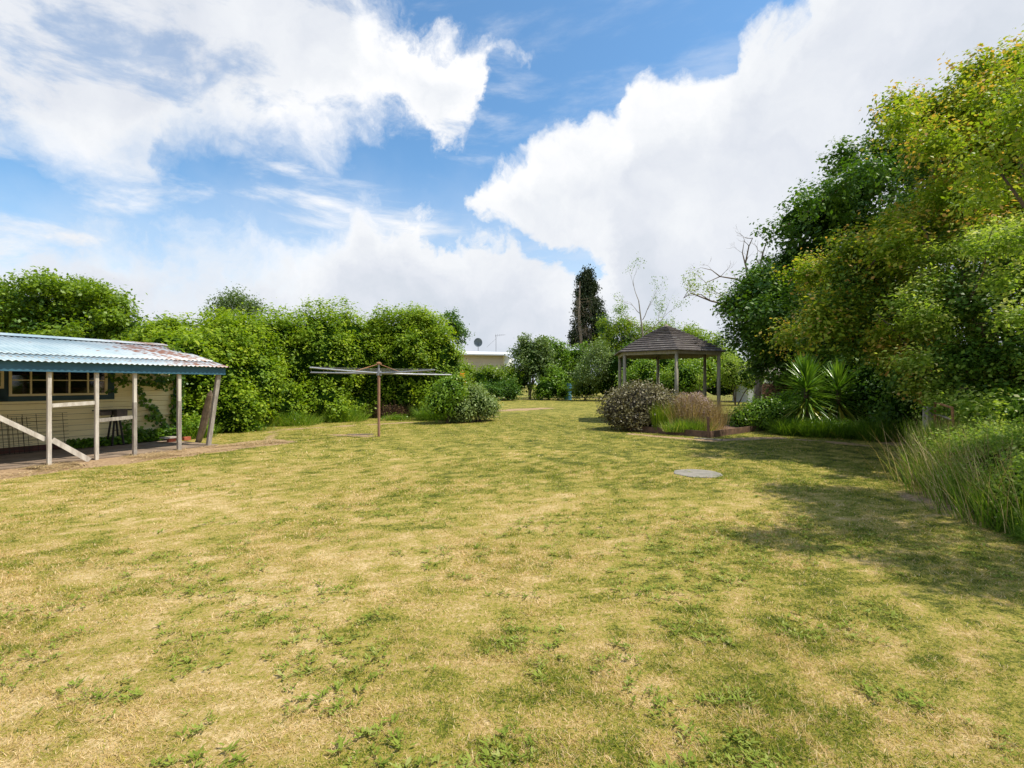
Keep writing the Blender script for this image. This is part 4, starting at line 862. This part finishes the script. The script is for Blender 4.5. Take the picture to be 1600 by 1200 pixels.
shrub('silvery_shrub', 'silvery white-flowering shrub right of the gazebo', [BL(1150, 588, 37, 28, 22, 1.3), BL(1175, 596, 37, 22, 18, 1.2), BL(1140, 575, 37, 18, 14, 1)], 10000, .12, M_elder, 98, bias=.10, cs=.6, **{**ks, 'sig': .2})
shrub('slender_plant', 'thin leafy plant beside the right rear post of the gazebo', [BL(1093, 600, 30, 5, 16, .3)], 500, .1, M_elder, 99, cs=0, **{**ks, 'sig': .08})
# board fence and glimpse of a building
fb = empty('board_fence', A(1215, 600, 33)*np.array((1, 1, 0)), 'brown board fence glimpsed between the trees left of the yuccas', 'fence')
for i in range(16):
    x = (1192-800)/F*33+i*.155; mb = MB(); mb.beam((x, 33+.1*i, 0), (x, 33+.1*i, 1.62+.03*math.sin(i*3)), .14, .02, up=(0, 1, 0)); mb.build('board', M_fence, fb)
mb = MB(); mb.beam(((1190-800)/F*33, 33.05, 1.2), ((1190-800)/F*33+2.5, 34.7, 1.2), .04, .08); mb.build('rail', M_fence, fb)
nb_ = empty('distant_house', A(1200, 600, 44)*np.array((1, 1, 0)), 'white house glimpsed above the brown board fence', 'house')
mb = MB(); p = A(1195, 600, 44); mb.beam((p[0]-2.2, 44, 1.2), (p[0]+1.8, 44, 1.2), 3, 2.5); mb.build('wall', M_white, nb_)
mb = MB(); mb.add([(p[0]-2.5, 42.2, 2.4), (p[0]+2.1, 42.2, 2.4), (p[0]+2.1, 44, 3.2), (p[0]-2.5, 44, 3.2), (p[0]-2.5, 45.8, 2.4), (p[0]+2.1, 45.8, 2.4)], [(0, 1, 2, 3), (3, 2, 5, 4)]); mb.build('roof', M_concrete, nb_)

# ---------------------------------------------------------------- right side: trees
kr = dict(rn=.5, sub=26, srr=(.15, .34), per=12, sig=.17, shell=.5, amp=.35, freq=.8, outw=.7, upw=.8, sprig=1.5)
tree('evergreen_tree', 'tall dark evergreen tree rising behind the bronze-tipped tree', A(1310, 600, 23)*np.array((1, 1, 0)),
     [BL(1300, 340, 23, 70, 70, 2.6), BL(1260, 420, 22, 70, 70, 2.4), BL(1345, 290, 24, 45, 52, 2), BL(1370, 380, 23, 70, 80, 2.5), BL(1240, 350, 22.5, 26, 40, 1.2), BL(1420, 250, 24, 55, 60, 2.2), BL(1480, 210, 24, 55, 60, 2.2), BL(1545, 170, 24, 50, 55, 2.2), BL(1450, 350, 23, 80, 80, 2.5), BL(1590, 130, 23, 40, 45, 2)], 90000, .15, M_dark, 101, .32, corem=M_core, cs=.55, bias=.04, lb=region([(1205,330),(1240,300),(1290,262),(1320,236),(1350,250),(1385,215),(1400,165),(1450,150),(1600,90),(1660,90),(1660,420),(1400,470),(1250,470),(1180,500),(1160,470),(1175,440),(1205,400)], 135, 21.5, 23, (15, 34), 1, .55, 1.5), **kr)
tree('evergreen_tree', 'lower spreading dark tree overhanging between gazebo and yuccas', A(1250, 600, 22)*np.array((1, 1, 0)),
     [BL(1210, 490, 21, 62, 55, 2), BL(1270, 500, 20, 60, 60, 2), BL(1195, 545, 21, 30, 22, 1.0), BL(1240, 555, 20, 50, 26, 1.6), BL(1310, 530, 19, 50, 50, 1.8)], 52000, .14, M_dark, 102, .26, corem=M_core, cs=.5, bias=.07, lb=region([(1135,470),(1165,435),(1230,420),(1330,430),(1390,520),(1330,570),(1250,595),(1190,590),(1160,560)], 75, 21.5, 18.5, (14, 30), 2, .5, 1.1), **kr)
# dead-topped tree
db = A(1180, 600, 25); db[2] = 0; de = empty('dead_topped_tree', db, 'half-dead tree with bare grey limbs sticking out above the gazebo', 'tree')
br = Branch(22); br.mb.tube([db, A(1195, 520, 25), A(1190, 450, 25)], [.2, .14, .08], 7)
def poly(*pts): return [A(x, y, D) for x, y, D in pts]
for pl, r0 in ((poly((1195, 450, 25), (1168, 440, 25), (1165, 410, 25), (1170, 385, 24.8), (1176, 372, 24.7)), .07), (poly((1165, 415, 25), (1160, 395, 25), (1163, 375, 25)), .04), (poly((1190, 450, 25), (1188, 415, 25), (1192, 395, 25), (1199, 374, 25)), .07),
               (poly((1170, 445, 25), (1150, 436, 24.6), (1125, 432, 24.4), (1103, 442, 24.2)), .055), (poly((1125, 432, 24.4), (1112, 422, 24.3), (1095, 418, 24.2)), .03), (poly((1185, 500, 24), (1150, 480, 23.5), (1110, 470, 23.2), (1080, 458, 23), (1068, 466, 23)), .06), (poly((1110, 470, 23.2), (1095, 460, 23), (1072, 462, 23)), .03), (poly((1150, 480, 24), (1130, 462, 23.7), (1115, 455, 23.6)), .035), (poly((1188, 418, 25), (1182, 405, 25), (1184, 392, 25)), .035)):
    br.mb.tube(pl, [r0*(1-.75*i/(len(pl)-1)) for i in range(len(pl))], 6)
    for i in range(1, len(pl)): br.grow(pl[i], (br.r.uniform(-1, .6), br.r.uniform(-.5, .5), br.r.uniform(-.2, 1)), .45, r0*.28, 2, .7, .1, .3, (2, 3), .7)
br.mb.build('trunk', M_deadwood, de)
lt = [t_ for t_ in br.tips if t_[0].z < H+(600-425)/F*24.5]
tipleaves('sparse_leaves', lt, 7, .16, .09, M_orange, de, 103, 0, .7)
tree('bronze_tipped_tree', 'near tree with yellow-green leaves and bronze tips at the upper right', A(1530, 600, 13)*np.array((1, 1, 0)),
     [BL(1560, 200, 13, 85, 85, 1.6), BL(1480, 300, 13, 90, 70, 1.7), BL(1580, 320, 12.5, 90, 90, 1.7), BL(1400, 400, 12.5, 85, 55, 1.5), BL(1340, 440, 12.5, 65, 42, 1.2), BL(1430, 470, 12, 90, 60, 1.5), BL(1300, 480, 12.5, 60, 36, 1.1), BL(1360, 530, 12, 75, 42, 1.2), BL(1530, 160, 13, 45, 50, 1.0), BL(1600, 120, 13, 40, 40, 1), BL(1290, 540, 12.5, 44, 22, .8), BL(1455, 220, 13.2, 42, 50, 1.0), BL(1640, 230, 13, 80, 110, 1.6), BL(1470, 560, 11.5, 70, 40, 1.0), BL(1440, 590, 10.5, 45, 25, .7)],
     130000, .085, M_orange, 104, .17, bias=-.17, tipw=.62, lb=region([(1508,106),(1560,98),(1600,92),(1690,80),(1700,430),(1520,400),(1500,480),(1480,600),(1420,615),(1385,560),(1300,548),(1240,530),(1236,508),(1275,490),(1255,440),(1232,405),(1320,388),(1380,350),(1440,335),(1480,300),(1440,260),(1395,235),(1370,212),(1398,163),(1450,180),(1480,150)], 135, 12.8, 11.2, (12, 34), 3, .42, .8), sub=30, srr=(.12, .30), fill=.22, per=12, sig=.12, shell=.55, amp=.45, freq=1.1, outw=.65, upw=.85, rn=.5, sprig=2.3, gap=.30)
tree('pale_flowering_tree', 'nearest tree at the right edge with pale flower clusters and drooping leaves', A(1600, 600, 9.3)*np.array((1, 1, 0)),
     [BL(1560, 440, 9.6, 85, 50, 1.0), BL(1510, 480, 9.6, 70, 55, 1.0), BL(1620, 430, 9.2, 80, 70, 1.0), BL(1490, 560, 9.6, 60, 45, .8), BL(1570, 560, 9.2, 75, 60, .9), BL(1640, 560, 9, 80, 80, 1), BL(1530, 610, 9.4, 55, 32, .7), BL(1600, 630, 9, 60, 40, .8)],
     65000, .068, M_elder, 105, .14, bias=-.08, tipw=.45, lb=region([(1435,410),(1500,372),(1600,350),(1720,340),(1720,660),(1550,660),(1480,640),(1430,605),(1405,540),(1400,460)], 78, 10.0, 9.0, (14, 36), 4, .42, .6), sub=30, srr=(.13, .30), fill=.25, per=12, sig=.09, shell=.5, amp=.4, freq=1.8, outw=.6, upw=.85, rn=.5, sprig=1.8, gap=.25)
# long visible bare limbs in the near trees
e = bpy.data.objects['bronze_tipped_tree']; mb = MB()
for pl in (poly((1560, 470, 11.2), (1500, 440, 11.2), (1440, 425, 11.2), (1390, 410, 11.3)), poly((1470, 590, 10.4), (1430, 555, 10.6), (1395, 515, 10.8), (1370, 490, 11)), poly((1560, 330, 11.8), (1500, 270, 11.8), (1470, 220, 12)), poly((1600, 300, 11.6), (1585, 200, 11.6), (1575, 130, 12)), poly((1520, 430, 11), (1455, 385, 11.2), (1440, 350, 11.4))):
    mb.tube(pl, [.045, .032, .02, .010][:len(pl)], 6)
mb.build('limb', M_bark, e)
crown('hanging_sprays', region([(1370,520),(1420,530),(1500,560),(1500,625),(1440,625),(1400,600)], 26, 11, 10.6, (8, 18), 77, .8, .3), 9000, .075, M_orange, e, 78, per=9, sig=.08, shell=.7, outw=.4, upw=.8, rn=.5, sprig=2, bias=0, tipw=.5)
# off-frame tall tree on the boundary to the right (its shade falls across the lawn)
tree('boundary_tree', 'tall tree just beyond the right edge, shading the lawn', (8.9, 6.6, 0), [((7.4, 7.1, 5.3), (.6, .5, .45)), ((7.0, 6.6, 5.0), (.55, .5, .4)), ((6.9, 7.1, 4.6), (.45, .5, .35)), ((7.0, 5.9, 5.4), (.7, .6, .45)), ((6.6, 5.2, 5.6), (.8, .6, .4)), ((6.0, 4.7, 5.5), (.6, .5, .35)), ((7.6, 5.6, 4.6), (.9, .7, .6)), ((8.5, 6.6, 6.2), (1.0, .9, .8)), ((8.9, 6.0, 6.6), (1.3, 1.2, 1.1)), ((7.6, 4.7, 6.3), (.9, .8, .6)), ((7.2, 3.7, 5.4), (.9, .5, .5)), ((6.5, 4.2, 5.3), (.5, .3, .3)), ((8.1, 3.9, 6.0), (1, .8, .7))], 46000, .065, M_orange, 106, .09, per=12, sig=.12, shell=.9, amp=.5, freq=1.4, gap=.40, sprig=2, sub=12, srr=(.2, .42))
# dark ivy mass in the hollow behind
shrub('dark_ivy_bank', 'deeply shaded dark ivy bank between the yuccas and the gate', [BL(1400, 600, 15.5, 60, 60, 1.2), BL(1350, 600, 17.5, 50, 70, 1.3), BL(1440, 620, 13.5, 45, 50, .9), BL(1420, 660, 14, 40, 30, .8), BL(1300, 600, 19.5, 70, 70, 1.2), BL(1480, 580, 13.5, 60, 50, 1), BL(1560, 600, 12.5, 80, 60, 1)], 42000, .09, M_dark, 111, cs=.85, cat='hedge', per=12, sig=.14, shell=.25, amp=.35, freq=1.2)
shrub('green_shrub', 'low rounded green shrub left of the yuccas', [BL(1205, 648, 17.2, 52, 26, 1.0), BL(1170, 655, 17.2, 26, 18, .7), BL(1235, 640, 17.4, 30, 28, .9)], 19000, .07, M_mid, 112, cs=.8, per=9, sig=.10, shell=.25, amp=.3, freq=2, bias=-.08)
shrub('reddish_shrub', 'thin reddish shrub behind the left yucca', [BL(1225, 598, 20, 22, 18, .7), BL(1215, 612, 20, 24, 12, .7)], 2500, .08, M_deadleaf, 113, cs=0, per=8, sig=.12)

# ---------------------------------------------------------------- yuccas
def yucca(px, D, zb, zt_, label, seed, nl, L0):
    b0 = A(px, 600, D); b0[2] = 0; e = empty('yucca', b0, label, 'yucca', 'yuccas standing in long grass')
    mb = MB(); mb.tube([b0, b0+(0, 0, zt_)], [.09, .07], 10); mb.build('trunk', M_bark, e)
    rd = random.Random(seed); V_ = []; F_ = []; Rn = []
    for i in range(nl):
        f_ = i/nl; z = zb+(zt_-zb)*f_; el = R(-55+135*f_**.9+rd.uniform(-12, 12)); az = i*2.399+rd.uniform(-.2, .2); L_ = L0*rd.uniform(.8, 1.1)*(.85 if f_ > .9 else 1); wd = .058*rd.uniform(.8, 1.15)
        d_ = Vector((math.cos(az)*math.cos(el), math.sin(az)*math.cos(el), math.sin(el))); s_4 = Vector((-math.sin(az), math.cos(az), 0)); u_ = s_4.cross(d_)
        p = Vector(tuple(b0))+Vector((0, 0, z))+d_*.05; o_ = len(V_)
        for k, (g_, ww_) in enumerate(((0, .7), (.3, 1), (.65, .8), (.9, .35), (1, .02))):
            q = p+d_*L_*g_-Vector((0, 0, 1))*L_*.13*g_*g_*(1-f_*.6)
            V_ += [q-s_4*wd/2*ww_-u_*(.012*ww_), q, q+s_4*wd/2*ww_-u_*(.012*ww_)]
        for k in range(4): F_ += [(o_+3*k, o_+3*k+1, o_+3*k+4, o_+3*k+3), (o_+3*k+1, o_+3*k+2, o_+3*k+5, o_+3*k+4)]
        c_ = rd.uniform(.3, .75)+.15*f_
        if f_ < .22 and rd.random() < .6: c_ = rd.uniform(.9, 1.0)
        Rn += [min(c_, 1)]*8
    link('leaves', npmesh('leaves', np.array([tuple(v) for v in V_]), np.array(F_), 4, Rn), M_yucca, e)
yucca(1260, 15.9, .85, 1.85, 'left and taller of the two spiky yuccas', 5, 260, .95)
yucca(1310, 16.2, .75, 1.70, 'right and darker of the two spiky yuccas', 6, 230, .90)
yucca(1255, 17.0, 1.6, 2.25, 'small spiky yucca head poking up behind the left yucca', 8, 40, .7)
# long grass under yuccas
YG = 'long grass clumps below the yuccas'
for px, py, rx, h_, lab, s in ((1262, 681, .75, .62, 'long grass clump at the foot of the left yucca', 1), (1305, 684, .8, .62, 'long grass clump at the foot of the right yucca', 2), (1345, 686, .7, .5, 'shaded long grass right of the yuccas', 3)):
    g0 = G(px, py)+(0, .4, 0); weedpatch('long_grass_clump', lab, g0, rx, .45, h_, 3800, 120+s, M_tallgrass, M_dark, 1200, .06, 'grass clump', -.12, YG)
for px, py, h_, lab, s in ((1390, 690, .8, 'shaded green weeds in front of the dark hollow', 5), (1420, 672, 1.0, 'tall shaded weeds beside the dark hollow and the old post', 6)):
    weedpatch('shaded_weeds', lab, G(px, py)+(.2, .3, 0), .8, .5, h_, 2600, 130+s, M_tallgrass, M_dark, 3000, .06, 'weeds', -.15, 'shaded weeds before the dark hollow')

# ---------------------------------------------------------------- old gate and post
def GP(px, py, D=9.6): return A(px, py, D)
ge = empty('rusty_gate', GP(1475, 700)*np.array((1, 1, 0)), 'rusty tubular gate leaning among the tall grass', 'gate')
q0, q1, q2, q3 = A(1461, 629, 9.0), A(1488, 637, 8.3), A(1491, 700, 8.3), A(1461, 692, 9.0)
mb = MB(); mb.tube([q3, q0], .02, 8); mb.tube([q0, q1], .02, 8); mb.tube([q1, q2], .02, 8); mb.build('frame', M_rust, ge)
mb = MB(); mb.tube([A(1462, 647, 9.0), A(1489, 656, 8.3)], .018, 8); mb.build('rail', M_palebark, ge)
mb = MB()
for i in range(9): f_ = (i+.5)/9; a_ = A(1462, 647, 9.0)*(1-f_)+A(1489, 656, 8.3)*f_; mb.tube([a_, a_-(0, 0, .5)], .004, 4)
for i in range(4): mb.tube([A(1462, 655+9*i, 9.0), A(1489, 664+9*i, 8.3)], .004, 4)
mb.build('mesh_infill', M_rust, ge)
mb = MB(); p = A(1450, 600, 9.3); p[2] = 0; mb.beam(p, p+(0.03, 0, 1.17), .18, .14, taper=.9); tag(mb.build('gate_post', M_greywood, bevel=.01), 'stout grey weathered timber post left of the rusty gate', 'post')

# ---------------------------------------------------------------- overgrown bank at the right edge
def rp(f_, off=0.0):      # front line of the bank, from far to near
    a_ = G(1446, 752)[:2]; b_ = G(1665, 885)[:2]; p = a_+(b_-a_)*f_; nn_ = np.array((.9, .43)); return np.array((*(p+nn_*off), 0.0))
e = weedpatch('tall_grass_clump', 'big clump of tall arching grass, coloured as if sunlit, beside the rusty gate', rp(.03, 1.0), .5, .55, .95, 6000, 141, M_tallgrass, M_mid, 6000, .05, 'grass clump', .22, None, .10)  # raised tone bias paints sunlight into the blades
c_ = rp(.03, 1.0); rng = np.random.default_rng(8)
tuft('seed_stalks', c_[0]+.05, c_[1]+.1, .55, .55, 300, 1.05, .007, M_straw, e, 145, .2, .35)
BG = 'overgrown weed banks along the right edge'
for i, (f_, off, h_, lab) in enumerate(((.28, 1.05, .95, 'weed bank just right of the bright grass clump'), (.52, 1.05, .95, 'weed bank in the middle of the right edge'), (.80, 1.05, .85, 'nearest weed bank at the right edge of the lawn'), (.35, 2.0, 1.0, 'taller weeds behind the bank below the pale flowering tree'), (.7, 2.0, .95, 'taller weeds behind the bank at the far right edge'))):
    c_ = rp(f_, off); e = empty('weed_bank', c_, lab, 'weeds', BG)
    core('shade_core', [((c_[0], c_[1], h_*.30), (.80, .75, h_*.62))], M_core, e, .75, 150+i)
    crown('leaves', [((c_[0], c_[1], h_*.35), (.78, .8, h_*.66))], 26000, .04, M_elder, e, 150+i, sub=26, srr=(.14, .34), per=8, sig=.06, shell=.35, amp=.45, freq=2.5, upw=.5, sprig=2, bias=.0)
    tuft('grass_blades', c_[0]-.1, c_[1]-.1, .9, .85, 1700, h_*.75, .012, M_tallgrass, e, 160+i, .25, .1)
    tuft('seed_stalks', c_[0], c_[1], 1.0, .9, 600, h_*1.05, .009, M_straw, e, 170+i, .3, .2)
# fringe of grass along the bank edge
n = 14000; rng = np.random.default_rng(33); f_ = rng.random(n)*1.05-.02; off = np.abs(rng.normal(size=n))*.18; B_ = np.array([rp(a_, b_) for a_, b_ in zip(f_, off)])
tag(link('edge_grass', blades(B_, .12+.28*rng.random(n)*(off*3+.4), np.full(n, .007), .4+.7*rng.random(n), rng.random(n)*.6, rng), M_tallgrass), 'longer uncut grass where the lawn meets the right-hand bank', 'grass', kind='stuff')
mb = MB(); mb.beam(A(1585, 752, 6.2), A(1640, 754, 6.4), .05, .03); tag(mb.build('loose_stick', M_palebark), 'pale stick poking out of the weeds at the right edge', 'stick')
# leafy low growth below the near trees
e = shrub('under_tree_shrub', 'leafy shrub below the near tree, right of the rusty gate', [BL(1540, 640, 9.4, 50, 36, .7), BL(1600, 650, 8.6, 60, 40, .7), BL(1500, 620, 10, 36, 30, .7)], 22000, .07, M_mid, 181, cs=.65, per=10, sig=.10, shell=.5, amp=.4, freq=2, bias=-.1, gap=.25)
